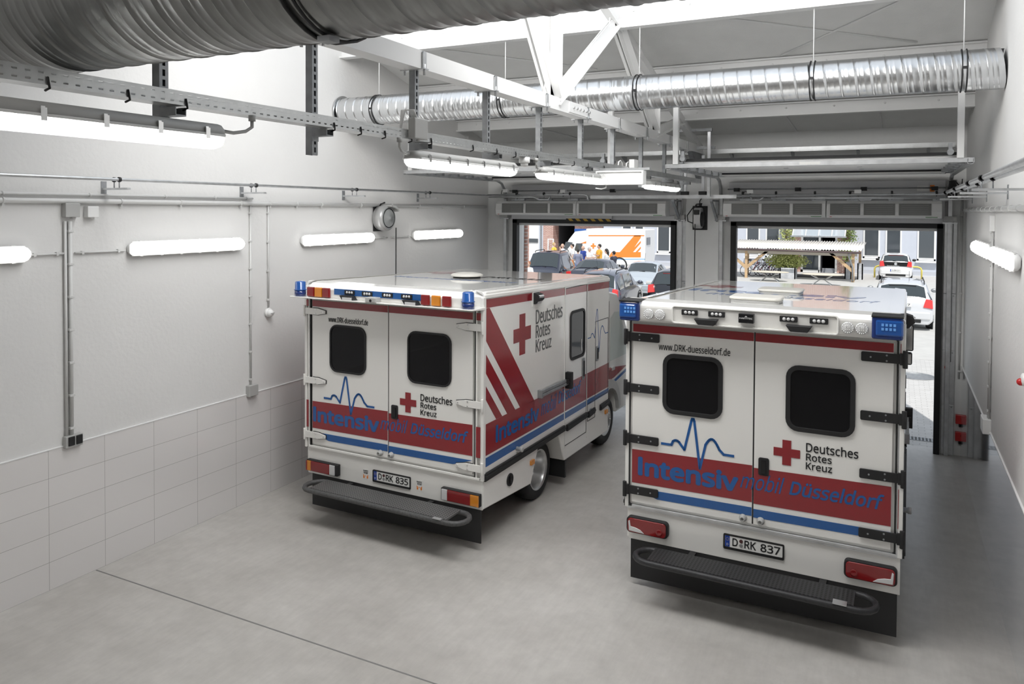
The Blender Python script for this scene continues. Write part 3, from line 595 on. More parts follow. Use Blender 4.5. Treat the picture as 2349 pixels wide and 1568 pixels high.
        MB().box(s*(ch+.2)-.075, s*(ch+.2)+.075, 4.99, 5.09, 1.76, 2.14).box(s*(ch+.19)-.07, s*(ch+.19)+.07, 4.99, 5.09, 1.56, 1.74).build('mirror_housing', black, m_, .025); MB().box(s*(ch+.2)-.06, s*(ch+.2)+.06, 4.984, 4.99, 1.78, 2.12).box(s*(ch+.19)-.055, s*(ch+.19)+.055, 4.984, 4.99, 1.58, 1.72).build('mirror_glass', chrome, m_)
    q = MB().add([(-ch+.1, 4.80, 2.30), (ch-.1, 4.80, 2.30), (ch-.06, 5.36, 1.56), (-ch+.06, 5.36, 1.56), (-ch+.1, 4.82, 2.34), (ch-.1, 4.82, 2.34), (ch-.06, 5.40, 1.58), (-ch+.06, 5.40, 1.58)], [(0, 1, 2, 3), (4, 5, 6, 7), (0, 1, 5, 4), (2, 3, 7, 6), (1, 2, 6, 5), (0, 3, 7, 4)]).build('windscreen', tint, cab)
    MB().box(-.7, .7, 4.3, 4.5, 2.44, 2.56).build('front_light_bar', blue_lens, t, .03)
    return t
ambulance('white box ambulance with plate D RK 835 and round blue beacons, left of the two', (-5.277, 7.294), 1.5, 1.28, ('D', ('RK', '835')), 'beacon')
ambulance('white box ambulance with plate D RK 837 and black door hinges, right of the two', (-1.152, 7.317), .8, 1.23, ('D', ('RK', '837')), 'bar')
# ---------------- spiral ducts ----------------
def spiral(x0, x1, y, z, r, pitch, name, m, parent, n=40, e=1):
    vs = []; fs = []; prof = [(0, 0), (.03, .0), (.035, .0025*e), (.05, .0025*e), (.055, 0), (.30, 0), (.33, .0012), (.36, 0), (.60, 0), (.63, .0012), (.66, 0), (.97, 0)]
    K = int((x1-x0)/pitch)
    rows = [(x0+(k+t)*pitch, r+d) for k in range(K) for t, d in prof]; P = len(prof)
    for xx, rr_ in rows:
        for k in range(n):
            a = 2*PI*k/n+PI/2; vs.append((min(max(xx+pitch*k/n, x0), x1), y+rr_*math.cos(a), z+rr_*math.sin(a)))
    R_ = len(rows)
    for i in range(R_-1):
        for k in range(n-1): fs.append((i*n+k, i*n+k+1, (i+1)*n+k+1, (i+1)*n+k))
        if i+P+1 < R_: j = i+P; fs.append((i*n+n-1, j*n, (j+1)*n, (i+1)*n+n-1))
    return MB().add(vs, fs, True).build(name, m, parent)
def clamp(x, y, z, r, parent, rod=None, m=None):
    o = MB()
    for dx in (-.022, .022):
        o.tube([(x+dx, y+(r+.01)*math.cos(a), z+(r+.01)*math.sin(a)) for a in [2*PI*k/36 for k in range(36)]], .006, 6, False, True)
    o.box(x-.02, x+.02, y-r-.02, y-r-.008, z-.012, z+.012).build('pipe_clamp', m or black, parent)
    if rod: MB().tube([(x, y, z+r), (x, y, z+rod)], .006, 6).tube([(x, y, z+rod-.12), (x, y, z+rod-.03)], .012, 6).build('hanging_rod', white_paint, parent)
d = T('ventilation_duct', 'bright silver spiral ventilation duct crossing the hall behind the white truss', 'duct', (0, 9.0, 5.18))
d.location = (0, 0, 0)
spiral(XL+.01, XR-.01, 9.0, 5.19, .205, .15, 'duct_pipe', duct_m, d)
for px in (855, 1147, 1458, 1862, 2212):
    p = at(px, 200, 1, 8.85); clamp(p.x, 9.0, 5.19, .205, d, 1.0)
MB().lathe([(-.02, .235), (0, .24)], (XL+.03, 9.0, 5.19), 0, 32).build('wall_collar', duct_m, d)
d2 = T('ventilation_duct', 'dark grey spiral ventilation duct overhead, nearest the camera', 'duct', (0, 0, 0))
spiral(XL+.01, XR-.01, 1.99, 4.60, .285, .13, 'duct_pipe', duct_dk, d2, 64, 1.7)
p = at(640, 60, 1, 1.75); clamp(p.x, 1.99, 4.60, .285, d2); MB().box(p.x-.0, p.x+.05, 1.92, 1.97, 4.29, 4.308).build('clamp_bracket', galv_dk, d2)

# ---------------- roof truss ----------------
XT = -3.12
tt = T('roof_truss', 'white painted steel roof truss running towards the doors above the cable tray', 'truss', (XT, 8, 4.78)); tt.location = (0, 0, 0)
def angle2(name, a, b_, wd, parent):      # a double-angle bar between two points of the truss plane
    a, b_ = Vector(a), Vector(b_); dd = (b_-a).normalized(); n = Vector((0, -dd.z, dd.y)); m = MB()
    for s in (-1, 1):
        x = s*.012
        q = [Vector((x, 0, 0))-n*wd/2, Vector((x, 0, 0))+n*wd/2, Vector((x+s*.008, 0, 0))+n*wd/2, Vector((x+s*.008, 0, 0))-n*wd/2+n*.008, Vector((x+s*wd*.7, 0, 0))-n*wd/2+n*.008, Vector((x+s*wd*.7, 0, 0))-n*wd/2]
        m.add([a+v for v in q]+[b_+v for v in q], [tuple(range(6)), tuple(range(6, 12))]+[(i, (i+1) % 6, 6+(i+1) % 6, 6+i) for i in range(6)])
    return m.build(name, white_paint, parent)
MB().box(XT-.07, XT+.07, 2.38, YF, 4.76, 4.77).box(XT-.07, XT+.07, 2.38, YF, 4.88, 4.89).box(XT-.07, XT-.05, 2.38, YF, 4.77, 4.88).box(XT+.05, XT+.07, 2.38, YF, 4.77, 4.88).build('bottom_chord', white_paint, tt)
zt = lambda y: RZ(y)-.30
MB().prism([(YF, zt(YF)), (2.4, zt(2.4)), (2.4, zt(2.4)+.12), (YF, zt(YF)+.12)], 0, XT-.05, XT+.05).build('top_chord', white_paint, tt)
N1, N2 = 7.05, 10.62
for a, b_ in (((N1, 4.86), (5.35, zt(5.35)+.04)), ((N1, 4.86), (N1+.02, zt(N1)+.04)), ((N1, 4.86), (8.95, zt(8.95)+.04)), ((N2, 4.86), (8.95, zt(8.95)+.04)), ((N2, 4.86), (N2, zt(N2)+.04)), ((N2, 4.86), (12.15, zt(12.15)+.04)), ((3.2, 4.86), (5.35, zt(5.35)+.04))):
    angle2('diagonal_strut' if abs(a[0]-b_[0]) > .1 else 'vertical_strut', (XT, *a), (XT, *b_), .12, tt)
for y, z in ((N1, 4.9), (N2, 4.9), (8.95, zt(8.95)), (5.35, zt(5.35)), (12.15, zt(12.15))):
    MB().prism([(y-.2, z-.06), (y+.2, z-.06), (y+.14, z+.16), (y-.14, z+.16)], 0, XT-.006, XT+.006).build('gusset_plate', white_paint, tt)
sp = MB().box(XT+.07, XT+.08, 7.35, 8.0, 4.775, 4.875); sp = sp.build('splice_plate', white_paint, tt)
q = MB()
for i in range(6): q.cyl((XT+.085, 7.45+i*.09, 4.83), 0, .014, .02, 8)
q.build('bolt', chrome, sp)
MB().prism([(YF-.75, 4.76), (YF, 4.76), (YF, 4.25)], 0, XT-.04, XT+.04).build('end_bracket', galv_dk, tt)
for i, z in enumerate((5.08, 4.8)):
    MB().box(XT-.26, XT+.38, 12.75+i*.25, 12.80+i*.25, z, z+.05).build('cross_rail', galv_dk, tt)
MB().box(XT+.3, XT+.35, 12.8, 12.85, 4.0, 5.1).build('upright_rail', galv, tt)

# ---------------- perforated cable trays ----------------
def slot_mat(name, ax, col=(.60, .61, .61)):
    m = M(name, col, .36, .8, noise=.1, scale=8); nt, b, N = nodes(m); tc = N('ShaderNodeTexCoord'); sp = N('ShaderNodeSeparateXYZ'); nt.links.new(tc.outputs['Object'], sp.inputs[0])
    def ma(op, a, b_=None, c=None):
        q = N('ShaderNodeMath'); q.operation = op
        for i, v in enumerate((a, b_, c)):
            if v is None: continue
            if isinstance(v, (int, float)): q.inputs[i].default_value = v
            else: nt.links.new(v, q.inputs[i])
        return q.outputs[0]
    L, V = sp.outputs[ax], sp.outputs['Z']
    row = ma('FLOOR', ma('DIVIDE', V, .03)); sh = ma('MULTIPLY', ma('MODULO', row, 2), .0)
    u = ma('ABSOLUTE', ma('SUBTRACT', ma('FRACT', ma('DIVIDE', ma('ADD', L, sh), .05)), .5)); v = ma('ABSOLUTE', ma('SUBTRACT', ma('FRACT', ma('DIVIDE', V, .03)), .5))
    hole = ma('MULTIPLY', ma('LESS_THAN', u, .21), ma('LESS_THAN', v, .12))
    nt.links.new(ma('SUBTRACT', 1, hole), b.inputs['Alpha']); return m
tray_y = slot_mat('perforated_steel', 'Y'); tray_x = slot_mat('perforated_steel_cross', 'X')
t = T('cable_tray', 'long perforated galvanised cable tray hung below the white roof truss', 'cable tray', (-3.02, 0, 4.232))
MB().box(-.05, .05, -.6, 13.2, -.002, 0).box(-.05, -.048, -.6, 13.2, 0, .064).box(.048, .05, -.6, 13.2, 0, .064).build('tray_channel', tray_y, t)
cb = MB()
for i in range(5): cb.tube([(-.036+i*.018, -.6+k*.7, .012+.008*math.sin(k*1.7+i)) for k in range(20)], .007, 5)
cb.build('cable_bundle', plastic_g, t)['kind'] = 'stuff'
for y in (1.85, 2.2, 2.5, 3.55, 3.8, 4.05, 4.35, 4.6, 5.2, 5.6, 5.95, 6.4, 6.9, 7.3, 7.7, 8.2):
    MB().tube([(.052, y, .03), (.057, y, .01), (.05, y+.01, -.012), (.02, y+.01, -.02)], .005, 5).build('cable_tie', black, t)
hg = None
for i, y in enumerate((2.49, 3.54, 4.62, 5.71, 6.78, 7.88, 8.95, 10.11, 11.29, 12.35)):
    if hg is None:
        hg = T('cable_tray_hanger', '', 'hanger', (0, 0, 0), 0, 'cable tray hangers under the truss')
        o = MB().box(-.025, .025, -.025, -.022, -.68, 0).box(-.025, .025, .022, .025, -.68, 0).box(-.025, -.022, -.022, .022, -.68, 0)
        for k in range(14): z = -.045-k*.048; o.box(.022, .025, -.022, .022, z-.014, z+.003)
        o.box(.022, .025, -.022, -.008, -.68, 0).box(.022, .025, .008, .022, -.68, 0).build('slotted_channel', galv_dk, hg)
        MB().box(.026, .14, -.03, .03, -.572, -.566).box(.026, .14, -.03, -.026, -.566, -.53).box(.026, .14, .026, .03, -.566, -.53).box(.026, .03, -.026, .026, -.60, -.52).build('support_arm', galv_dk, hg)
        MB().box(-.10, .11, -.03, .03, .0, .008).box(.085, .095, -.02, .02, 0, .13).box(.055, .095, -.02, .02, .12, .13).cyl((-.08, 0, 0), 2, .01, .06, 8).cyl((.09, 0, 0), 2, .01, .08, 8).build('beam_clamp', galv, hg)
        h = hg
    else: h = dup(hg)
    h.location = (XT-.01, y, 4.755)
    h['label'] = ['slotted steel hanger behind the dark duct, above the nearest hanging lamp', 'tall slotted steel hanger just right of the dark duct clamp, over bare wall', 'slotted steel hanger with the grey junction box at its foot', 'slotted steel hanger left of the truss node, over the far end of the middle lamp', 'slotted steel hanger directly under the truss node with three struts',
                  'slotted steel hanger just right of the bolted splice plate', 'slotted steel hanger above the white sign box, left one', 'slotted steel hanger under the second truss node', 'slotted steel hanger left of the white post of the right gateway track', 'slotted steel hanger last before the front wall'][i]
    if i >= 2:      # seen from here the last ones hang slightly shorter clear pieces; same make
        pass
for (xa, xb, yy, lb) in ((at(1175, 365, 1, 13.3).x, at(1594, 352, 1, 13.3).x, 13.3, 'perforated cable tray along the front wall over the left gateway'), (at(1629, 345, 1, 13.3).x, .78, 13.3, 'perforated cable tray along the front wall over the right gateway')):
    t = T('cable_tray', lb, 'cable tray', (0, yy, 4.74))
    MB().box(xa, xb, -.05, -.048, 0, .075).box(xa, xb, -.05, .1, 0, .002).box(xa, xb, .098, .1, 0, .075).build('tray_channel', tray_x, t)
    for k in range(4): x = xa+.35+(xb-xa-.7)*k/3; MB().prism([(-.05, 0), (.17, 0), (.17, -.1)], 0, x-.02, x+.02).build('wall_bracket', galv_dk, t)

# ---------------- fluorescent batten lamps ----------------
def lamp(name_label, group, loc, rz, wall=False, L=1.57):
    """local: length along y, light side -z (hanging) or -x.. (wall version is rolled)"""
    t = T('fluorescent_lamp', name_label, 'lamp', loc, rz, group)
    def cap(prof, name, m, inset=0, parent=t):
        # rounded-end trough
        vs = []; fs = []; n = len(prof); ys = [(-L/2, .55), (-L/2+.02, .85), (-L/2+.05, 1), (L/2-.05, 1), (L/2-.02, .85), (L/2, .55)]
        for y, s in ys: vs += [((x*s), y*(1-inset), z if abs(z) < 1e-6 else z*(s*.5+.5)) for x, z in prof]
        for i in range(len(ys)-1):
            for k in range(n): fs.append((i*n+k, i*n+(k+1) % n, (i+1)*n+(k+1) % n, (i+1)*n+k))
        fs += [tuple(range(n))[::-1], tuple((len(ys)-1)*n+k for k in range(n))]
        return MB().add(vs, fs, True).build(name, m, parent)
    sh = cap([(-.075, 0), (-.07, .03), (-.045, .055), (.045, .055), (.07, .03), (.075, 0)], 'housing', plastic_g if not wall else plastic_w)
    MB().box(-.08, .08, -L/2+.03, L/2-.03, -.006, .006).build('sealing_rim', plastic_w, sh, .003)
    df = cap([(-.072, -.004), (-.068, -.03), (-.045, -.055), (0, -.066), (.045, -.055), (.068, -.03), (.072, -.004)], 'diffuser', lamp_clear if not wall else lamp_on)
    if not wall:
        for x in (-.03, .03): MB().cyl((x, 0, -.024), 1, .015, L-.12, 10).build('tube', tube_on, df)
    for k in range(6):
        y = -L/2+.14+k*(L-.28)/5
        for s in (-1, 1): MB().box(s*.08-.004, s*.08+.004, y-.012, y+.012, -.022, .028).box(s*.07-.008, s*.07+.008, y-.008, y+.008, .022, .034).build('clip', chrome if not wall else plastic_w, t)
    return t
ZL = 4.104
lamp('lit tube lamp hanging nearest the camera, under the dark duct', 'hanging tube lamps', (-2.98, 1.92, ZL), 0)
lamp('lit tube lamp hanging from the tray, just right of the grey junction box', 'hanging tube lamps', (-2.98, 5.13, ZL), 0)
lamp('lit tube lamp hanging from the tray, ending behind the white sign box', 'hanging tube lamps', (-2.98, 7.27, ZL), 0)
lamp('lit tube lamp hanging from the tray, right of the white sign box', 'hanging tube lamps', (-2.98, 10.68, ZL), 0)
for y0, y1 in ((2.90, 2.71), (4.20, 4.35), (6.36, 6.49)):
    o = MB().tube([(-2.96, y0, 4.225), (-2.96, y0, 4.17), (-2.965, y0+(y1-y0)*.2, 4.145), (-2.97, y0+(y1-y0)*.6, 4.13), (-2.98, y1, 4.135)], .009, 8).cyl((-2.96, y0, 4.215), 2, .018, .03, 10).build('lamp_cable', plastic_g)
    tag(o, 'grey cable looping from the tray into the end of the '+{2.90: 'nearest hanging lamp', 4.20: 'middle hanging lamp', 6.36: 'hanging lamp beside the sign'}[y0], 'cable')
def wlamp(lb, grp, x, y, z, s):
    t = lamp(lb, grp, (0, 0, 0), 0, True); t.location = (x, y, z); t.rotation_euler = (0, -PI/2 if s > 0 else PI/2, 0); return t
G1 = 'tube lamps on the left wall'
for a, b_, lb in ((2.79, 4.36, 'lit tube lamp on the left wall, cut off by the picture edge'), (5.43, 6.99, 'lit tube lamp on the left wall above the tall bare wall, longest in view'), (8.08, 9.66, 'lit tube lamp on the left wall, left of the hose reel'), (10.8, 12.38, 'lit tube lamp on the left wall, right of the hose reel')):
    wlamp(lb, G1, XL+.055, (a+b_)/2, 3.315, 1)
for a, b_, lb in ((7.62, 9.2, 'lit tube lamp on the right wall, nearer the camera'), (9.55, 11.1, 'lit tube lamp on the right wall, nearer the gateway')):
    wlamp(lb, 'tube lamps on the right wall', XR-.055, (a+b_)/2, 3.33, -1)

# ---------------- sensors, sign, junction boxes on the tray ----------------
def sensor(lb, c):
    t = T('motion_sensor', lb, 'sensor', c); MB().lathe([(0, .05), (-.045, .05), (-.05, .045)], (0, 0, 0), 2, 20).build('sensor_base', plastic_w, t)
    MB().lathe([(-.05, .036), (-.07, .034), (-.082, .022), (-.085, .001)], (0, 0, 0), 2, 18).build('sensor_dome', plastic_w, t); return t
p = at(1203, 352, 0, -3.0); sensor('white ceiling motion sensor under the cable tray between two hanging lamps', (p.x, p.y, 4.228))
t = T('sign_box', 'white box sign with faint lettering hanging below the cable tray', 'sign', (0, 0, 0)); a, b_ = at(1367, 392, 1, 7.95), at(1476, 388, 1, 7.95); z0, z1 = at(1367, 424, 1, 7.95).z, a.z+.0
MB().box(a.x, b_.x, 7.95, 8.06, z0, z1).build('sign_case', plastic_w, t, .006); MB().ring(((a.x+b_.x)/2, (z0+z1)/2), 1, 7.935, 7.95, b_.x-a.x, z1-z0, .01, .018).build('sign_frame', white_paint, t, .003)
faint = M('faint_print', (.73, .73, .72), .4)
text('lettering', 'MOTOR AUS', (a.x+.17, b_.x-.06, z0+.035, z0+.085), lambda x, z, h: (x, 7.949-h*.4, z), faint, t)
q = MB(); 
for (x0, y0), (x1, y1) in (((a.x+.03, z0+.03), (a.x+.09, z1-.03)), ((a.x+.09, z1-.03), (a.x+.15, z0+.03)), ((a.x+.15, z0+.03), (a.x+.03, z0+.03))): q.tube([(x0, 7.948, y0), (x1, 7.948, y1)], .002, 5)
q.build('warning_triangle', faint, t); MB().box(a.x+.03, b_.x+.06, 7.98, 8.03, z1+.005, z1+.03).build('mounting_rail', galv, t)
MB().tube([(a.x+.10, 8.0, z0), (a.x+.10, 8.0, z0-.03), (a.x+.05, 8.0, z0-.045), (a.x-.02, 8.0, z0-.035)], .006, 6).build('sign_cable', plastic_w, t)
def jbox(lb, x0, x1, y0, y1, z0, z1, m=plastic_g):
    t = T('junction_box', lb, 'junction box', ((x0+x1)/2, (y0+y1)/2, z0)); q = (x1-x0)/2, (y1-y0)/2, z1-z0
    MB().box(-q[0], q[0], -q[1], q[1], 0, q[2]).build('box_housing', m, t, .006); g = MB().cyl((0, 0, 0), 2, .014, .03, 8)
    g.build('cable_gland', m, t); return t
jbox('grey junction box strapped to a hanger on the cable tray', -2.968, -2.91, 4.31, 4.47, 4.235, 4.375)
t = MB()
for i in range(4): t.tube([(-2.925-.012*i, 4.36, 4.37), (-2.94-.012*i, 4.34, 4.43), (-3.0-.01*i, 4.32, 4.43), (-3.02, 4.29, 4.26)], .006, 6)
tag(t.build('cable_loop', plastic_w), 'white cables looping out of the grey junction box on the tray', 'cable')
jbox('white junction box on the tray just above the sign box', -2.968, -2.90, 9.1, 9.26, 4.23, 4.39, plastic_w)
for y, lb in ((8.75, 'left one'), (9.05, 'right one')):
    o = MB().tube([(-2.99, y, 4.26), (-2.99, y+.02, 4.34), (-2.99, y+.09, 4.36), (-2.99, y+.15, 4.33), (-2.99, y+.16, 4.26)], .008, 6).build('cable_loop', plastic_w); tag(o, 'white cable loop standing over the tray above the sign box, '+lb, 'cable')

# ---------------- left wall services ----------------
XW = XL
t = T('overhead_pipe', 'bright thin steel pipe on brackets high along the left wall', 'pipe', (XW+.25, 0, 4.045)); MB().cyl((0, 4.5, 0), 1, .017, 17.4, 10).build('pipe', galv, t)
def bracket(lb, y, s=1, grp='pipe brackets on the left wall', x=None, n=1, z=3.96):
    t = T('pipe_bracket', lb, 'bracket', (XL if s > 0 else XR, y, z), 0, grp)
    MB().box(min(0, s*.008), max(0, s*.008), -.03, .03, -.07, .07).build('wall_plate', galv_dk, t)
    MB().box(min(0, s*.40), max(0, s*.40), -.02, .02, -.02, .0).build('arm', galv, t)
    for x in ((.25, .33) if n == 2 else (.17, .25)): MB().cyl((s*x, 0, .035), 2, .006, .075, 6).build('threaded_rod', galv_dk, t); MB().lathe([(-.012, .026), (.012, .026), (.012, .018), (-.012, .018)], (s*x, 0, .085), 1, 12).build('pipe_ring', black, t)
    return t
for y, w_ in ((5.17, 'nearest the camera, above the grey junction boxes'), (7.04, 'above the conduit elbow, second from the camera'), (9.02, 'left of the hose reel, third from the camera'), (11.0, 'right of the hose reel, farthest')): bracket('steel wall bracket carrying the thin pipe, '+w_, y)
t = T('wall_conduit', 'thick grey conduit running along the left wall below the brackets', 'conduit', (XW+.03, 0, 3.82)); MB().cyl((0, 4.6, 0), 1, .026, 17.6, 12).build('pipe', conduit_m, t)
for y in (3.2, 4.15, 5.35, 6.1, 7.0, 7.5, 8.0, 8.5, 9.4, 10.2, 11.0, 11.8, 12.5): MB().lathe([(-.01, .031), (.01, .031)], (0, y, 0), 1, 12).box(-.03, .01, y-.01, y+.01, -.05, -.03).build('clip', conduit_m, t)
t = T('wall_conduit', 'thin grey conduit just above the thick one on the left wall', 'conduit', (XW+.03, 0, 3.885)); MB().cyl((0, 1.55, 0), 1, .014, 11.3, 10).build('pipe', conduit_m, t)
for y in (3.2, 4.15, 5.0, 5.9, 6.6, 7.1): MB().lathe([(-.01, .019), (.01, .019)], (0, y, 0), 1, 10).build('clip', conduit_m, t)
def drop(lb, y, z0, z1, r=.014, cl=6, x=XL, s=1, cat='conduit', extra=None):
    t = T('wall_conduit', lb, cat, (x+s*(r+.006), y, z0)); q = MB().cyl((0, 0, (z1-z0)/2), 2, r, z1-z0, 10)
    if extra: q.cyl((0, extra, (z1-z0)/2), 2, r*.7, z1-z0, 8)
    q.build('pipe', conduit_m, t)
    for k in range(cl): z = .1+(z1-z0-.2)*k/(cl-1); MB().box(-r-.005, r+.004, -r-.008, r+.008, z-.012, z+.012).build('clip', conduit_m, t, .003)
    return t
drop('tall grey conduit dropping from the junction boxes to the double socket', 4.79, 1.45, 3.62, .019, 7, extra=-.05)
drop('grey conduit dropping down the left wall to the isolated grey box', 7.17, 1.47, 3.80, .012, 7)
drop('short grey conduit dropping down the left wall to the round sensor', 7.48, 2.46, 3.80, .012, 4)
for (y0, y1, lb) in ((4.36, 4.74, 'from the cut-off lamp to the tall drop conduit'), (4.84, 5.40, 'from the tall drop conduit to the long lamp'), (9.66, 10.1, 'from the third lamp to the reel'), (10.2, 10.78, 'from the reel to the last lamp')):
    t = T('wall_conduit', 'short thin conduit '+lb+' on the left wall', 'conduit', (XW+.02, 0, 3.30), 0, 'lamp conduits on the left wall'); MB().cyl((0, (y0+y1)/2, 0), 1, .011, y1-y0, 8).build('pipe', conduit_m, t)
    for y in (y0+.08, y1-.08): MB().box(-.018, .014, y-.012, y+.012, -.016, .018).build('clip', conduit_m, t)
jbox('grey junction box at the top of the tall conduit, left of the pair', XW, XW+.07, 4.72, 4.87, 3.66, 3.80)
jbox('light grey junction box beside the other, right of the pair', XW, XW+.07, 4.95, 5.07, 3.655, 3.77, plastic_w)
jbox('grey box at the top edge of the wall tiles', XW, XW+.07, 7.10, 7.25, 1.36, 1.50)
t = T('wall_socket', 'double wall socket with two dark hinged lids at the top of the tiles', 'socket', (XW, 4.81, 1.36)); MB().box(0, .055, -.10, .08, 0, .12).build('socket_base', plastic_g, t, .006)
for y in (-.045, .035): MB().box(.05, .066, y-.03, y+.035, .02, .11).build('socket_lid', black, t, .006)
t = T('motion_sensor', 'small round white motion sensor on the left wall at the end of a conduit', 'sensor', (XW, 7.48, 2.39)); MB().lathe([(0, .06), (.03, .06), (.04, .05)], (0, 0, 0), 0, 24).build('sensor_base', plastic_w, t); MB().ball((.045, 0, -.005), .05, 16, 10).build('sensor_eye', plastic_w, t); MB().prism([(-.03, .0), (.035, .005), (.01, -.03)], 0, .04, .097).build('sensor_window', plastic_g, t)
def reel(lb, loc, rz, hook):
    t = T('cable_reel', lb, 'cable reel', loc, rz)      # local: back at x=0, reel axis y
    MB().box(0, .02, -.13, .13, -.21, .21).build('back_plate', black, t, .01)
    if hook:      # drum axis square to the wall
        MB().lathe([(.02, .15), (.04, .19), (.10, .20), (.105, .205), (.15, .205), (.19, .20), (.22, .175)], (0, 0, 0), 0, 36).build('drum_housing', M('reel_silver', (.5, .5, .5), .35, .4), t)
        MB().lathe([(.22, .175), (.225, .165), (.215, .15), (.235, .12), (.24, .03), (.25, .025), (.25, .001)], (0, 0, 0), 0, 32).build('drum_cover', M('cover_grey', (.30, .31, .31), .25), t)
        MB().prism([(-.05, .205), (.10, .19), (.17, .15), (.18, .11), (.15, .10), (.13, .13), (.05, .165), (-.05, .18)], 0, .12, .30).build('hood', plastic_g, t, .01)
    else:         # seen edge-on
        MB().rrect((.14, 0), 1, -.06, .06, .24, .36, .08, 6).build('drum_housing', M('reel_silver', (.5, .5, .5), .35, .4), t, .01)
        MB().lathe([(.06, .13), (.09, .12), (.095, .001)], (.14, 0, -.02), 1, 28).build('drum_cover', black, t); MB().box(.24, .30, -.045, .045, .06, .14).build('lead_outlet', black, t, .005)
    MB().tube([(.02, .0, .2), (.10, .05, .25), (.16, -.03, .24), (.1, -.06, .22), (.06, -.02, .19)], .01, 7).build('coiled_lead', black, t)
    return t
p = at(890, 500, 0, XW+.2)
reel('silver hose reel on a black plate on the left wall', (XW, p.y, p.z+.0), 0, 1)
o = MB().tube([(XW+.34, p.y+.02, p.z-.15), (XW+.34, p.y+.02, .02)], .009, 8).build('hanging_lead', black); tag(o, 'black lead hanging from the left wall reel down behind the ambulance', 'cable')
px_ = at(1596, 500, 1, 13.1); t = reel('silver reel on the pier between the two gateways', (px_.x, YF-.12, px_.z), -PI/2, 0)
MB().tube([(.05, 0, .2), (.04, .0, .30), (.05, .06, .38), (.02, .06, .45), (.0, .05, .52)], .009, 7).tube([(.1, .05, .22), (.12, -.1, .18), (.12, -.2, .04), (.14, -.18, -.06), (.16, -.09, -.09)], .009, 7).build('supply_lead', black, t)
o = MB().tube([(px_.x, 13.05, px_.z-.1), (px_.x+.0, 13.05, .02)], .008, 8).build('hanging_lead', black); tag(o, 'black lead hanging straight down in front of the pier between the gateways', 'cable')

# ---------------- right wall services ----------------
for dx, lb in ((.31, 'outer'), (.23, 'inner')):
    t = T('overhead_pipe', 'shiny steel pipe on brackets along the right wall, %s of the pair' % lb, 'pipe', (XR-dx, 0, 4.04), 0, 'pipes along the right wall'); MB().cyl((0, 4.4, 0), 1, .023, 17.2, 10).build('pipe', galv, t)
for y, w_ in ((7.3, 'at the picture edge, nearest'), (8.6, 'second from the camera'), (10.5, 'third from the camera'), (12.4, 'nearest the gateway')): bracket('steel wall bracket under the pipe pair, '+w_, y, -1, 'pipe brackets on the right wall', n=2, z=3.95)
t = T('wall_conduit', 'thick grey conduit along the right wall below the pipe pair', 'conduit', (XR-.03, 0, 3.79)); MB().cyl((0, 4.6, 0), 1, .026, 17.6, 12).build('pipe', conduit_m, t)
for k in range(14): MB().lathe([(-.01, .032), (.01, .032)], (0, 6.6+k*.5, 0), 1, 12).build('clip', conduit_m, t)
drop('grey conduit dropping down the right wall to the box on the tiles', 9.7, 1.5, 3.55, .013, 8, XR, -1, extra=-.05)
jbox('pale junction box under the thick conduit on the right wall', XR-.05, XR, 9.62, 9.76, 3.55, 3.72, plastic_w); jbox('pale box at the top of the right wall tiles', XR-.08, XR, 9.6, 9.85, 1.36, 1.52, plastic_w)
p = at(2345, 870, 0, XR-.04); t = T('wall_switch', 'red and white device cut by the right picture edge', 'switch', (XR, p.y, p.z)); MB().lathe([(0, .05), (-.04, .05), (-.05, .03), (-.05, .001)], (0, 0, 0), 0, 18).build('switch_base', plastic_w, t); MB().ball((-.05, 0, -.02), .03).build('red_cap', red_pl, t)
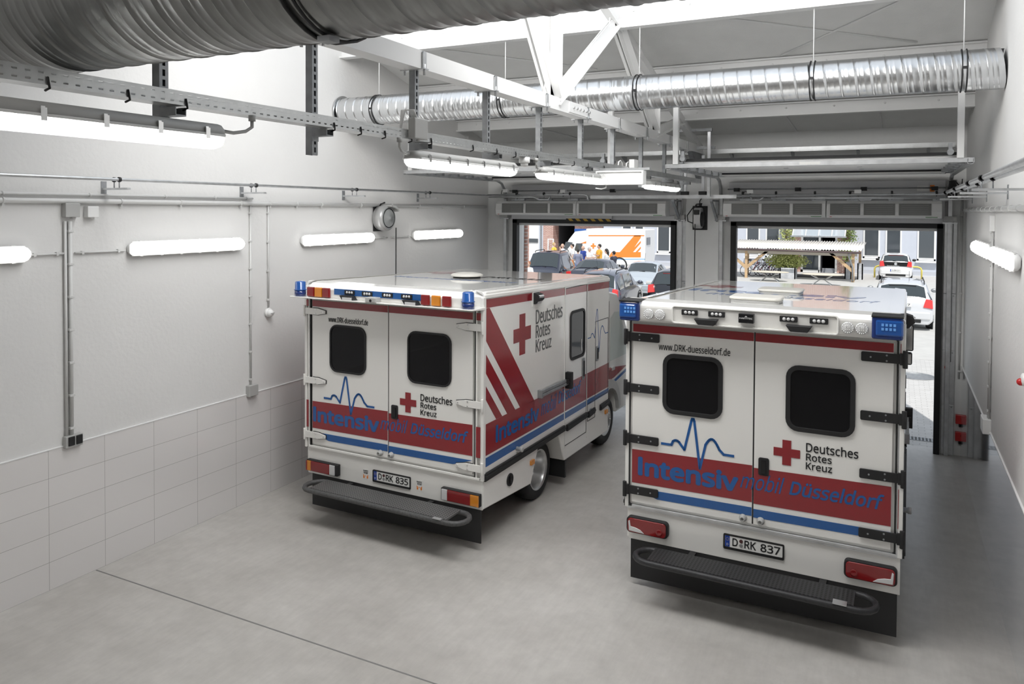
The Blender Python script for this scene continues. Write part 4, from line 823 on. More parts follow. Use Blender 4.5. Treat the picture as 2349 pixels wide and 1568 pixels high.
# ---------------- front wall: sectional doors, heaters, pipes ----------------
alu_in = M('door_panel_inside', (.80, .80, .79), .45, .1); nt, b, N = nodes(alu_in)
tc = N('ShaderNodeTexCoord'); wv = N('ShaderNodeTexWave'); wv.bands_direction = 'Y'; wv.inputs['Scale'].default_value = 4.2; nt.links.new(tc.outputs['Object'], wv.inputs['Vector'])
bp = N('ShaderNodeBump'); bp.inputs['Strength'].default_value = .25; bp.inputs['Distance'].default_value = .01; nt.links.new(wv.outputs['Fac'], bp.inputs['Height']); nt.links.new(bp.outputs[0], b.inputs['Normal'])
grey_lintel = M('lintel_grey', (.60, .60, .61), .5)
for n, (a, b_) in enumerate((D1, D2)):
    a2, b2 = a-.28, b_+.14; g = 'door_%d' % (n+1)
    d = bpy.data.objects.new(g, None); C.objects.link(d); d['kind'] = 'structure'
    zt_ = 4.34
    # opening frame with black rubber seal
    for x0, x1, z0, z1 in ((a-.02, a+.075, 0, ZD+.02), (b_-.05, b_+.03, 0, ZD+.02), (a-.02, b_+.03, ZD-.045, ZD+.03)): MB().box(x0, x1, YF-.10, YF+.02, z0, z1).build('rubber_seal', black, d)
    MB().box(a, b_, YF-.0, YF+.05, ZD-.09, ZD-.02).build('lintel_strip', white_paint, d)
    for k, (z0, z1) in enumerate(((ZD+.03, ZD+.115), (ZD+.125, 3.98), (3.99, 4.25))): MB().box(a-.05, b_+.05, YF-.09, YF-.04, z0, z1).build('door_panel', grey_lintel, d, .004)
    for k in range(5):
        y0 = 10.12+k*.62; MB().box(a+.0, b_+.0, y0, y0+.61, zt_+.03, zt_+.07).build('door_panel', alu_in, d, .004)
        for xx in (.36, .66): x = a+(b_-a)*xx; MB().box(x-.03, x+.03, y0+.59, y0+.63, zt_+.022, zt_+.032).build('hinge', galv, d)
    MB().box(a, b_, 12.55, 12.60, zt_+.005, zt_+.04).build('panel_gap_seal', black, d)
    MB().box(a, b_, 12.60, 12.85, zt_-.02, zt_+.03).build('door_panel', alu_in, d)
    MB().box(a-.06, b_+.06, 10.09, 10.11, zt_+.07, zt_+.105).build('bottom_seal', black, d)
    MB().box(a2+.05, b2+.02, 10.0, 10.06, zt_-.02, zt_+.035).build('cross_profile', galv, d, .004)
    pl_ = (a+b_)/2; q = MB().rrect((pl_, zt_+.008), 1, 9.993, 10.0, .24, .04, .01).build('maker_label', plate_w, d)
    for s, x in ((-1, a2+.09), (1, b2-.02)):
        MB().box(x-.03, x+.03, 10.0, 13.1, zt_-.035, zt_-.03).box(x-.03, x-.025, 10.0, 13.1, zt_-.03, zt_+.02).box(x+.025, x+.03, 10.0, 13.1, zt_-.03, zt_+.02).build('guide_track', galv, d)
        MB().tube([(x, 13.1, zt_-.01), (x, 13.3, zt_-.06), (x, 13.42, zt_-.18), (x, 13.45, zt_-.36)], .028, 8).build('track_bend', galv, d)
        MB().box(x-.03, x+.03, YF-.10, YF-.03, 0, 4.0).build('vertical_track', galv, d, .004)
        for k in range(6):
            y = 10.35+k*.5; MB().box(x-s*.14-.04, x-s*.14+.04, y-.04, y+.04, zt_-.02, zt_+.06).cyl((x-s*.06, y, zt_+.01), 0, .022, .14, 10).build('roller_carrier', galv_dk, d)
        px = x-s*.10; MB().box(px-.035, px+.035, 9.98, 10.05, zt_+.03, 5.34).box(px-.035, px+.035, 10.0, 10.84, 5.27, 5.34).box(px-.035, px+.035, 10.80, 10.87, 5.3, RZ(10.85)-.19).build('hanger_post', white_paint, d, .004)
        MB().cyl((x-s*.2, 10.0, zt_+.10), 1, .035, .1, 14).box(x-s*.2-.02, x-s*.2+.02, 9.98, 10.02, zt_+.1, zt_+.2).build('spring_buffer', galv_dk, d)
        MB().box(x-.09, x+.09, YF-.17, YF-.08, ZD+.06, ZD+.14).build('cable_pulley_box', plastic_g, d, .004)
        MB().box(x-.10, x+.10, YF-.14, YF-.08, ZD+.03, ZD+.05).build('bottom_bracket', galv, d)
    MB().cyl(((a+b_)/2, 13.32, 4.13), 0, .012, b_-a+.1, 8).build('torsion_shaft', galv_dk, d)
    for k in range(4): x = a+.1+(b_-a-.2)*k/3; MB().box(x-.045, x+.045, 13.28, 13.36, 4.09, 4.15).build('shaft_bearing', black, d)
    # air curtain heaters: two units side by side, three grilles each
    x0, x1 = (-7.0, -3.62) if n == 0 else (-2.63, .62); xm = (x0+x1)/2
    for k, (u0, u1) in enumerate(((x0, xm-.006), (xm+.006, x1))):
        lbl = ['white air curtain heater above the left gateway, left unit', 'white air curtain heater above the left gateway, right unit', 'white air curtain heater above the right gateway, left unit', 'white air curtain heater above the right gateway, right unit'][n*2+k]
        t = T('air_curtain', lbl, 'heater', ((u0+u1)/2, 13.2, 3.66), 0, 'air curtain heaters'); h = (u1-u0)/2
        gr = M('heater_grille', (.20, .20, .195), .5, .4); 
        bev = .02
        MB().prism([(.0, .0), (.30, .0), (.30, .27), (.02, .27), (-.03, .22), (-.045, .10), (-.03, .02)], 0, -h, h).build('heater_housing', plastic_w, t, .008)
        ex = .12
        l, r = (-h+(ex if k == 0 else .03), h-(.03 if k == 0 else ex)); ww = (r-l)/3
        for j in range(3):
            c = l+ww*(j+.5)
            o = MB().add([(c-ww/2+.025, -.038, .045), (c+ww/2-.025, -.038, .045), (c+ww/2-.025, -.040, .225), (c-ww/2+.025, -.040, .225), (c-ww/2+.025, -.05, .045), (c+ww/2-.025, -.05, .045), (c+ww/2-.025, -.044, .225), (c-ww/2+.025, -.044, .225)], [(0, 1, 2, 3), (4, 5, 6, 7), (0, 1, 5, 4), (2, 3, 7, 6), (1, 2, 6, 5), (0, 3, 7, 4)]).build('intake_grille', gr, t)
            s_ = MB()
            for i in range(5): s_.box(c-ww/2+(.06 if j else .22), c+ww/2-.06, -.053, -.048, .065+i*.032, .072+i*.032)
            s_.build('louvre_set', M('louvre', (.30, .30, .29), .5, .4), o)
        MB().box(h-.22, h-.06, -.037, -.03, .012, .02).build('green_label', M('green_print', (.05, .25, .05), .5), t); MB().box(-h+.05, -h+.08, -.037, -.03, .012, .02).build('red_label', red_pl, t)
# hazard board
hz = M('hazard_stripes', (.7, .42, .02), .5); nt, b, N = nodes(hz); tc = N('ShaderNodeTexCoord'); sp = N('ShaderNodeSeparateXYZ'); nt.links.new(tc.outputs['Object'], sp.inputs[0])
m1 = N('ShaderNodeMath'); m1.operation = 'ADD'; nt.links.new(sp.outputs['X'], m1.inputs[0]); nt.links.new(sp.outputs['Z'], m1.inputs[1]); m2 = N('ShaderNodeMath'); m2.operation = 'DIVIDE'; m2.inputs[1].default_value = .15; nt.links.new(m1.outputs[0], m2.inputs[0])
m3 = N('ShaderNodeMath'); m3.operation = 'FRACT'; nt.links.new(m2.outputs[0], m3.inputs[0]); m4 = N('ShaderNodeValToRGB'); m4.color_ramp.interpolation = 'CONSTANT'; m4.color_ramp.elements[1].position = .5
m4.color_ramp.elements[0].color = (.012, .012, .012, 1); m4.color_ramp.elements[1].color = (.55, .34, .04, 1); nt.links.new(m3.outputs[0], m4.inputs[0]); nt.links.new(m4.outputs[0], b.inputs['Base Color'])
t = T('hazard_board', 'grey height-limit board with black and yellow hazard stripes under the left heater', 'hazard board', (-5.15, YF-.13, 3.56))
MB().box(-.46, .46, -.03, 0, .045, .13).build('board_rail', grey_lintel, t); MB().box(-.45, .45, -.034, -.03, -.005, .042).build('striped_strip', hz, t); MB().box(-.42, .40, -.02, -.015, .10, .14).build('striped_strip', hz, t)
# pipes and rail above the heaters
def pipe(lb, pts, r=.017, cat='pipe', grp=None, m=galv, name='heating_pipe'):
    o = MB().tube(pts, r, 10).build(name, m); tag(o, lb, cat, grp); return o
ya_ = 12.95
xa, xb = at(1118, 447, 1, ya_).x, at(1340, 447, 1, ya_).x; z1_, z2_ = at(1230, 446.5, 1, ya_).z, at(1230, 451.5, 1, ya_).z
pipe('upper steel heating pipe over the left gateway, turning down at its end', [(xa, ya_, z1_), (xb, ya_, z1_), (xb+.06, ya_, z1_-.02), (xb+.08, ya_, z1_-.12)])
pipe('lower steel heating pipe over the left gateway with a loop to a valve', [(xa+.05, ya_-.03, z2_), (xb-1.0, ya_-.03, z2_), (xb-.88, ya_-.03, z2_-.05), (xb-.7, ya_-.03, z2_-.05), (xb-.66, ya_-.03, z2_+.01)], .014)
xc, xd = at(1690, 446, 1, ya_).x, XR-.25; zz = at(1950, 447, 1, ya_).z
pipe('upper steel heating pipe over the right gateway, joining the right wall pipes', [(xc, ya_, zz), (xd-.1, ya_, zz+.01), (xd-.04, ya_-.1, 4.03)], .019)
pipe('lower steel heating pipe over the right gateway', [(xc+.55, ya_-.03, zz-.045), (xd, ya_-.03, zz-.045)], .016)
pipe('bent pipe loop under the heating pipes, left over the right gateway', [(at(1722, 450, 1, ya_).x, ya_, zz-.02), (at(1724, 458, 1, ya_).x, ya_, zz-.075), (at(1742, 458, 1, ya_).x, ya_, zz-.075), (at(1752, 450, 1, ya_).x, ya_, zz-.03)], .011)
pipe('bent pipe loop under the heating pipes, right over the right gateway', [(at(1966, 450, 1, ya_).x, ya_, zz-.02), (at(1972, 458, 1, ya_).x, ya_, zz-.075), (at(1996, 458, 1, ya_).x, ya_, zz-.075), (at(2004, 450, 1, ya_).x, ya_, zz-.03)], .011)
a, b_ = at(1355, 452, 1, 13.0), at(1690, 452, 1, 13.0); tag(MB().box(a.x, b_.x, 12.97, 13.03, a.z-.03, a.z+.03).build('support_rail', galv), 'square galvanised rail spanning the pier between both gateways', 'rail')
for px, lb in ((1549, 'left'), (1636, 'right')):
    p = at(px, 458, 1, 13.1); t = T('wall_console', 'triangular steel console under the rail, %s one on the pier' % lb, 'bracket', (p.x, 13.43, p.z), 0, 'triangular consoles on the pier')
    MB().box(-.025, .025, -.5, 0, -.03, 0).box(-.025, .025, -.04, 0, -.36, 0).prism([(-.5, -.03), (-.44, -.03), (0, -.33), (0, -.38)], 0, -.02, .02).build('console_frame', galv_dk, t); MB().cyl((0, -.045, -.34), 1, .014, .02, 8).build('anchor_bolt', chrome, t)
for px, dx in ((1572, 0), (1613, 0)):
    p = at(px, 442, 1, 13.05); o = MB().box(p.x-.025, p.x+.025, 13.02, 13.06, 4.05, 4.5 if px < 1600 else 4.7).build('support_post', galv); tag(o, 'slotted steel post standing on the rail over the pier, '+('left one' if px < 1600 else 'right one'), 'post', 'posts on the pier rail')
    MB().box(p.x-.06, p.x+.06, 12.96, 13.08, 4.03, 4.09).build('post_foot', black, o)
for px, py, lb in ((1161, 438, 'far left over the left gateway'), (1292, 439, 'middle over the left gateway'), (1721, 440, 'left over the right gateway'), (1968, 440, 'right over the right gateway')):
    p = at(px, py, 1, 12.98); t = T('valve_actuator', 'small white valve actuator on the heating pipes, '+lb, 'valve', p, 0, 'white valve actuators')
    MB().box(-.05, .05, -.04, .04, -.025, .035).build('actuator_case', plastic_w, t, .005); MB().cyl((0, 0, -.06), 2, .015, .07, 10).build('valve_body', galv_dk, t); MB().tube([(-.05, 0, 0), (-.09, 0, .01), (-.12, .02, -.06)], .006, 6).build('lead', black, t)
for px, lb in ((1188, 'a'), (1250, 'b'), (1310, 'c'), (1705, 'd'), (1781, 'e'), (1870, 'f'), (1950, 'g'), (2046, 'h'), (2148, 'i')):
    p = at(px, 455, 1, 13.0); w_ = {'a': 'far left', 'b': 'centre left', 'c': 'centre right', 'd': 'first from the pier', 'e': 'second from the pier', 'f': 'third from the pier', 'g': 'fourth from the pier', 'h': 'fifth from the pier', 'i': 'far right'}[lb]
    t = T('pipe_hanger', 'dark pipe hanger under the heating pipes over the %s gateway, %s' % ('left' if px < 1500 else 'right', w_), 'hanger', (p.x, 13.0, p.z), 0, 'pipe hangers over the %s gateway' % ('left' if px < 1500 else 'right'))
    MB().box(-.05, .15, -.03, .05, -.04, 0).build('arm', galv_dk, t); MB().cyl((0, -.04, .05), 2, .008, .14, 6).build('threaded_rod', galv_dk, t); MB().lathe([(-.015, .028), (.015, .028)], (0, -.05, .085), 0, 12).build('pipe_ring', black, t)
p = at(2185, 433, 1, 13.3); t = T('door_motor', 'black cylindrical door motor right of the right gateway', 'motor', p); MB().lathe([(-.16, .06), (-.13, .075), (-.12, .065), (.02, .065), (.03, .055), (.12, .05), (.13, .03)], (0, 0, 0), 2, 20).build('motor_body', black, t); MB().box(-.06, .06, 0, .2, .05, .14).build('gear_case', plastic_g, t); MB().tube([(.05, 0, .1), (.12, 0, .0), (.13, .05, .15)], .008, 6).build('motor_lead', black, t)
p0, p1 = at(2104, 426, 1, 13.4), at(2132, 438, 1, 13.4); q = MB().box(p0.x, p1.x, 13.44, 13.445, p1.z, p0.z).build('warning_label', plate_w); tag(q, 'pale printed label beside the orange one on the right door panel', 'label')
p0, p1 = at(2134, 424, 1, 13.4), at(2144, 439, 1, 13.4); q = MB().box(p0.x, p1.x, 13.44, 13.445, p1.z, p0.z).build('warning_label', orange); tag(q, 'orange warning label at the right end of the right door panel', 'label')
# galvanised guard plates and the frame posts
for x0, x1, z1, lb in ((.67, .84, 3.70, 'tall galvanised guard plate right of the right gateway'), (-3.50, -3.32, 3.62, 'tall galvanised guard plate right of the left gateway')):
    t = T('guard_plate', lb, 'guard plate', ((x0+x1)/2, YF, 0)); h = (x1-x0)/2; zs = [0, .78, 1.62, 2.5, z1]
    for i in range(4): MB().box(-h, h, -.05, -.003, zs[i]+.004, zs[i+1]).build('plate_section', galv, t, .003); q = MB(); [q.cyl((dx, -.052, zs[i+1]-.03), 1, .012, .008, 8) for dx in (-h*.3, h*.6)]; q.build('bolt_pair', galv_dk, t)
    if x0 > 0: MB().cyl((-.01, -.06, 2.6), 2, .005, 2.1, 6).cyl((.03, -.06, 2.55), 2, .005, 2.2, 6).build('pull_cord', galv_dk, t)
for px, py, m, lb in ((2169, 842, red_pl, 'small red pull handle on the guard plate cord'), (2174, 855, M('green_plastic', (.01, .25, .1), .4), 'small green pull handle just below the red one')):
    p = at(px, py, 1, YF-.07); o = MB().rrect((p.x, p.z), 1, YF-.09, YF-.055, .03, .035, .008).build('pull_handle', m, None, .003); tag(o, lb, 'handle')
for px, py, lb in ((2202, 961, 'upper red wall box in the right corner'), (2201, 1000, 'lower red wall box in the right corner')):
    p = at(px, py, 1, YF-.03); t = T('wall_box', lb, 'wall box', (p.x, YF, p.z), 0, 'red wall boxes in the right corner'); MB().box(-.06, .06, -.07, 0, -.07, .07).build('box_case', red_pl, t, .008); MB().cyl((.03, -.08, .02), 1, .02, .03, 14).build('knob', black, t); MB().cyl((.0, -.03, -.09), 2, .015, .06, 10).build('cable_gland', black, t)
t = T('wall_conduit', 'grey conduit down the front wall to the red boxes', 'conduit', (.90, YF-.02, 1.2)); MB().cyl((0, 0, 1.4), 2, .014, 2.8, 8).build('pipe', conduit_m, t)
for k in range(5): MB().box(-.02, .02, -.015, .02, .1+k*.6, .125+k*.6).build('clip', conduit_m, t)
# ---------------- building across the courtyard ----------------
YB_ = 51.2
render_w = M('grey_render', (.56, .59, .66), .85, noise=.03, scale=2)
plinth_m = M('plinth_grey', (.50, .52, .57), .85)
bk = brick(M('red_brick', (.4, .2, .15), .8), 'X', 'Z', .25, .077, .012, (.38, .16, .12), (.50, .27, .21), (.62, .56, .52), .5, 0, 0, .2)
glass_b = M('window_glass', (.07, .08, .09), .06, coat=.6)
bt = T('office_building', 'pale grey office building with tall white windows across the courtyard', 'building', (0, YB_, 0))
def A(px, py, dy=0): q = at(px, py, 1, YB_+dy); return q.x, q.z
gx0 = A(1382, 560)[0]
q = MB().box(gx0, 12, 0, 6, .0, 9).build('facade_wall', render_w, bt)
MB().box(gx0, 12, -.05, 0, 0, A(2100, 622)[1]).build('plinth', plinth_m, bt); MB().box(gx0, 12, -.10, 0, 0, A(2100, 641)[1]+.05).build('kerb_strip', white_paint, bt)
def window(px0, py0, px1, py1, par, sill=True, fr=.09, dy=0, m=white_paint):
    x0, z1 = A(px0, py0, dy); x1, z0 = A(px1, py1, dy)
    o = MB().box(x0, x0+fr, -.06+dy, .02+dy, z0, z1).box(x1-fr, x1, -.06+dy, .02+dy, z0, z1).box(x0, x1, -.06+dy, .02+dy, z0, z0+fr).box(x0, x1, -.06+dy, .02+dy, z1-fr, z1).build('window', m, par)
    MB().box(x0+fr, x1-fr, -.02+dy, .0+dy, z0+fr, z1-fr).build('pane', glass_b, o)
    MB().box(x0+fr, x1-fr, -.03+dy, -.02+dy, z0+fr+.02, z0+fr+.06).build('frame_bar', m, o)
    if sill: MB().box(x0-.08, x1+.08, -.26+dy, .02+dy, z0-.12, z0-.02).build('window_sill', m, o)
    return o
for w_ in ((1981, 500, 2018, 592), (2032, 500, 2068, 594), (2105, 500, 2146, 598), (1712, 497, 1743, 588), (1757, 498, 1789, 590), (1508, 492, 1538, 580), (1427, 490, 1450, 532), (1456, 490, 1478, 545)): window(*w_, bt)
# projecting brick entrance with glass door and canopy
en = T('brick_entrance', 'red brick entrance bay with white glazed double door and open right leaf', 'entrance', (0, YB_, 0)); dy = -.5
x0, x1 = A(1822, 560, dy)[0], A(1950, 560, dy)[0]; dx0, dx1 = A(1837, 560, dy)[0], A(1921, 560, dy)[0]; zt2 = A(1860, 541, dy)[1]
MB().box(x0, dx0, dy, 0, 0, 8).build('brick_pier', bk, en); MB().box(dx1, x1, dy, 0, 0, 8).build('brick_pier', bk, en); MB().box(dx0, dx1, dy, 0, zt2+1.3, 8).build('brick_panel', bk, en)
xm = A(1880, 560, dy)[0]; fr = .13
q = MB()
for a, b_ in ((dx0, dx0+fr), (xm-.06, xm+.06), (dx1-fr, dx1)): q.box(a, b_, dy+.05, dy+.15, 0, zt2+1.3)
q.box(dx0, dx1, dy+.05, dy+.15, zt2-.05, zt2+.05); q.box(dx0, dx1, dy+.05, dy+.15, zt2+1.2, zt2+1.3); q.box(dx0, xm, dy+.05, dy+.15, 0, .15); q.build('door_frame', white_paint, en)
MB().box(dx0+fr, xm-.06, dy+.09, dy+.11, .15, zt2).build('pane', glass_b, en); MB().box(dx0+fr, dx1-fr, dy+.09, dy+.11, zt2+.05, zt2+1.2).build('pane', glass_b, en)
MB().box(xm, dx1-.05, .0, .02, 0, zt2).build('dark_doorway', M('dark_interior', (.05, .055, .065), .8), en); MB().box(xm+.06, xm+.14, dy+.1, dy+1.0, .1, zt2-.1).build('open_door_leaf', M('door_leaf_dark', (.03, .03, .035), .4), en)
cn = T('glass_canopy', 'glazed canopy with white ribs over the brick entrance', 'canopy', (0, YB_, 0)); ca, cb_ = A(1818, 541, -1.6), A(1938, 544, -1.6)
for k in range(5): x = ca[0]+(cb_[0]-ca[0])*k/4; MB().tube([(x, -1.7, ca[1]), (x+.1, -.5, ca[1]+1.4)], .045, 6).build('rib', white_paint, cn)
MB().box(ca[0]-.1, cb_[0]+.1, -1.75, -1.65, ca[1]-.05, ca[1]+.04).build('gutter_bar', galv, cn); MB().add([(ca[0], -1.68, ca[1]+.03), (cb_[0], -1.68, ca[1]+.03), (cb_[0], -.52, ca[1]+1.38), (ca[0], -.52, ca[1]+1.38), (ca[0], -1.68, ca[1]+.05), (cb_[0], -1.68, ca[1]+.05), (cb_[0], -.52, ca[1]+1.40), (ca[0], -.52, ca[1]+1.40)], [(0, 3, 2, 1), (4, 5, 6, 7), (0, 1, 5, 4), (2, 3, 7, 6), (1, 2, 6, 5), (0, 4, 7, 3)]).build('glass_roof', M('canopy_glass', (.7, .78, .85), .05, alpha=.35), cn)
# brick building with the dark gateway, left
bb = T('brick_building', 'red brick building with white roller gate and a dark open gateway', 'building', (0, YB_, 0)); bx = lambda p: A(p, 560)[0]
for a, b_, z0 in ((1150, 1212, 0), (1246, 1269, 0), (1381, 1384, 0)): MB().box(bx(a), bx(b_), 0, 1, z0, 9).build('brick_pier', bk, bb)
MB().box(bx(1150), bx(1384), .0, 1, A(1300, 507)[1]+.0, 9).build('brick_wall', bk, bb); MB().box(bx(1311), bx(1382), .6, 1, 0, 9).build('brick_wall', bk, bb)
MB().box(bx(1212), bx(1236), .1, .3, 0, 6).build('roller_gate', white_paint, bb); MB().box(bx(1213), bx(1233), .04, .1, A(1220, 556)[1], A(1220, 547)[1]).build('gate_window', glass_b, bb)
MB().box(bx(1236), bx(1246), .0, .4, 0, 6).build('gate_pillar', render_w, bb); MB().box(bx(1240), bx(1243), -.1, .0, 0, 6).build('down_pipe', galv_dk, bb)
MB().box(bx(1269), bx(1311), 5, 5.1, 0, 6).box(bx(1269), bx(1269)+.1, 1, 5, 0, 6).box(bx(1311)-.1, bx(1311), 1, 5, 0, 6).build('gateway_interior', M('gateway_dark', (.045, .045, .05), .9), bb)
xa, za = A(1291, 518, 4.9); xb, zb = A(1303, 541, 4.9); wn = MB().box(xa, xb, 4.85, 4.9, zb, za).build('lattice_window', M('lattice_glass', (.8, .8, .72), .5, emit=.9, ecol=(.9, .88, .8)), bb); q = MB()
for k in range(4): x = xa+(xb-xa)*k/3; q.box(x-.03, x+.03, 4.8, 4.85, zb, za)
for k in range(4): z = zb+(za-zb)*k/3; q.box(xa, xb, 4.8, 4.85, z-.03, z+.03)
q.build('glazing_bars', black, wn)
# carport with corrugated roof
Yc = 44.6
wood = M('pine_wood', (.55, .38, .22), .7, noise=.15, scale=3)
P_ = lambda x, y, Y=Yc: at(x, y, 1, Y)
cp = T('carport', 'open timber shelter with a white corrugated roof and brown gutter', 'shelter', (0, 0, 0))
l, r = P_(1668, 578), P_(1962, 578); zf = P_(1820, 570).z; l2, r2 = P_(1700, 549, Yc+3), P_(1972, 556, Yc+3); zb = l2.z
vs = []; fs = []; n = 220
for i in range(n+1):
    u = i/n; c = .035*math.sin(u*n*PI/2.2); vs += [(l.x+(r.x+.3-l.x)*u, Yc-.3, zf+c), (l.x+(r.x+.3-l.x)*u+.15, Yc+3, zb+c), (l.x+(r.x+.3-l.x)*u+.15, Yc+3, zb+c-.012), (l.x+(r.x+.3-l.x)*u, Yc-.3, zf+c-.012)]
for i in range(n):
    for k in range(4): fs.append((i*4+k, i*4+(k+1) % 4, (i+1)*4+(k+1) % 4, (i+1)*4+k))
MB().add(vs, fs+[(0, 1, 2, 3), (n*4+3, n*4+2, n*4+1, n*4)], True).build('corrugated_roof', M('fibre_cement', (.72, .70, .66), .8), cp)
MB().tube([(l.x, Yc-.36, zf-.08), (r.x+.3, Yc-.36, zf-.12)], .055, 8).build('gutter', M('gutter_brown', (.10, .07, .07), .4), cp); MB().box(l.x, r.x+.1, Yc-.05, Yc+.06, zf-.33, zf-.10).build('front_beam', M('pale_wood', (.50, .45, .38), .8), cp)
MB().tube([(r.x-.3, Yc-.3, zf-.1), (r.x-.3, Yc-.2, zf-.35), (r.x-.12, Yc-.1, zf-.9), (r.x-.1, Yc-.1, .05)], .045, 8).build('down_pipe', galv_dk, cp)
for px, s in ((1697, 0), (1712, 1), (1957, -1), (1968, 0)):
    x = P_(px, 600).x; y = Yc+(2.6 if s == 0 else 0); MB().box(x-.07, x+.07, y-.07, y+.07, 0, zf-.2+(.4 if s == 0 else 0)).build('post', wood, cp)
    if s:
        for d in ((-1, 1) if s > 0 else (-1,)): MB().prism([(x, zf-1.25), (x, zf-1.02), (x+d*1.0, zf-.2), (x+d*1.2, zf-.2)], 1, y-.05, y+.05).build('brace', wood, cp)
# bicycles
steel_b = M('bike_black', (.02, .02, .02), .4)
def bike(lb, x, y, rz, m, lean=.1):
    t = T('bicycle', lb, 'bicycle', (x, y, 0), rz, 'bicycles under the timber shelter'); t.rotation_euler = (lean, 0, rz)
    for wx in (-.52, .52):
        o = MB().tube([(wx+.33*math.cos(a), 0, .34+.33*math.sin(a)) for a in [2*PI*k/20 for k in range(20)]], .018, 6, False, True).build('wheel', tyre_m, t); q = MB()
        for k in range(8): a = k*PI/4; q.tube([(wx, 0, .34), (wx+.32*math.cos(a), 0, .34+.32*math.sin(a))], .003, 4)
        q.build('spokes', chrome, o)
    MB().tube([(-.52, 0, .34), (-.1, 0, .30), (.32, 0, .78), (-.25, 0, .80), (-.52, 0, .34)], .018, 7).tube([(-.1, 0, .3), (-.28, 0, .92)], .018, 7).tube([(.52, 0, .34), (.38, 0, .98)], .018, 7).build('frame', m, t)
    MB().tube([(.30, -.28, 1.02), (.38, -.15, 1.05), (.38, .15, 1.05), (.30, .28, 1.02)], .014, 6).build('handlebar', chrome, t); MB().ball((-.30, 0, .95), .1, 8, 6, (1.3, .7, .4)).build('saddle', steel_b, t)
    MB().box(-.75, -.4, -.07, .07, .74, .76).build('luggage_rack', steel_b, t); return t
for k, (x, m, lb) in enumerate(((-7.35, M('bike_silver', (.5, .5, .5), .3, .8), 'silver bicycle in the shelter, nearest the timber post'), (-7.0, M('bike_red', (.5, .04, .06), .3), 'red bicycle second from the timber post'), (-6.65, M('bike_white', (.7, .7, .7), .3), 'white bicycle third from the timber post'), (-6.3, M('bike_purple', (.25, .08, .35), .3), 'purple bicycle fourth from the timber post'), (-5.95, steel_b, 'black bicycle half behind the planter shrub'))):
    bike(lb, x, 46.0+k*.25, .55, m)
# shrubs: leaf clouds on stems
leaf_m = [M('leaf_green', (.20, .27, .07), .6, noise=.4, scale=6), M('leaf_yellow_green', (.50, .54, .20), .6, noise=.3, scale=6)]
def shrub(lb, c, r, n, stems=5, s=.07, m=leaf_m[0]):
    t = T('shrub', lb, 'shrub', (c[0], c[1], c[2])); mb = MB(); rnd = random.Random(n)
    for i in range(n):
        a = rnd.uniform(0, 2*PI); u = rnd.random()**.4; ph = rnd.uniform(-.95, 1); R_ = math.sqrt(max(0, 1-ph*ph))*(.7+.5*rnd.random())
        p = Vector((r[0]*R_*u*math.cos(a), r[1]*R_*u*math.sin(a), r[2]+r[2]*ph*u)); d = Vector((rnd.uniform(-1, 1), rnd.uniform(-1, 1), rnd.uniform(-.4, 1))).normalized(); e = d.orthogonal().normalized()*s*.4; d *= s*1.4; nn = d.cross(e).normalized()*.004
        mb.add([p-e, p+d*.5-e*.1+nn, p+d, p+e, p+d*.5+e*1.1+nn], [(0, 1, 2, 4, 3)], False)
    mb.build('foliage', m, t); q = MB()
    for i in range(stems): a = rnd.uniform(0, 2*PI); q.tube([(0, 0, -.05), (r[0]*.3*math.cos(a), r[1]*.3*math.sin(a), r[2]*.9), (r[0]*.7*math.cos(a), r[1]*.7*math.sin(a), r[2]*1.7)], [.02, .014, .005], 5)
    q.build('stem', M('twig', (.18, .13, .08), .8), t)
conc = M('weathered_concrete', (.50, .51, .53), .85, noise=.25, scale=3)
def planter(lb, x0, x1, y, h, d=.9):
    t = T('planter_box', lb, 'planter', ((x0+x1)/2, y, 0)); w2 = (x1-x0)/2
    MB().box(-w2, w2, -d/2, -d/2+.06, 0, h).box(-w2, w2, d/2-.06, d/2, 0, h).box(-w2, -w2+.06, -d/2, d/2, 0, h).box(w2-.06, w2, -d/2, d/2, 0, h).build('box_walls', conc, t); MB().box(-w2+.06, w2-.06, -d/2+.06, d/2-.06, h*.5, h-.08).build('soil', M('soil', (.08, .06, .04), .95), t)
yq = 44.9
p0, p1 = at(1788, 636, 1, yq), at(1824, 636, 1, yq); planter('large weathered planter box under the bushy shrub beside the brick entrance', p0.x, p1.x, yq+.5, .62); shrub('bushy yellow-green shrub in the large planter left of the entrance', ((p0.x+p1.x)/2-.1, yq+.5, .5), (1.15, .5, .48), 2200, 6, .09, leaf_m[1])
p0, p1 = at(1937, 645, 1, 46.5), at(1953, 645, 1, 46.5); planter('tall grey planter box right of the entrance, behind the shelter post', p0.x, p1.x, 46.8, .95, .6)
p0, p1 = at(1966, 645, 1, 46.5), at(1979, 645, 1, 46.5); planter('small grey planter box right of the shelter corner', p0.x, p1.x, 46.8, .9, .6)
for px, lb, n in ((1805, 'tall climbing shrub against the wall left of the glass canopy', 1400), (1942, 'tall climbing shrub on the wall right of the glass canopy', 1400)):
    p = at(px, 560, 1, YB_-.6); shrub(lb, (p.x+.1, YB_-.95, 0.0), (.55, .4, 2.6), n, 4, .09, leaf_m[0] if px > 1900 else leaf_m[1])
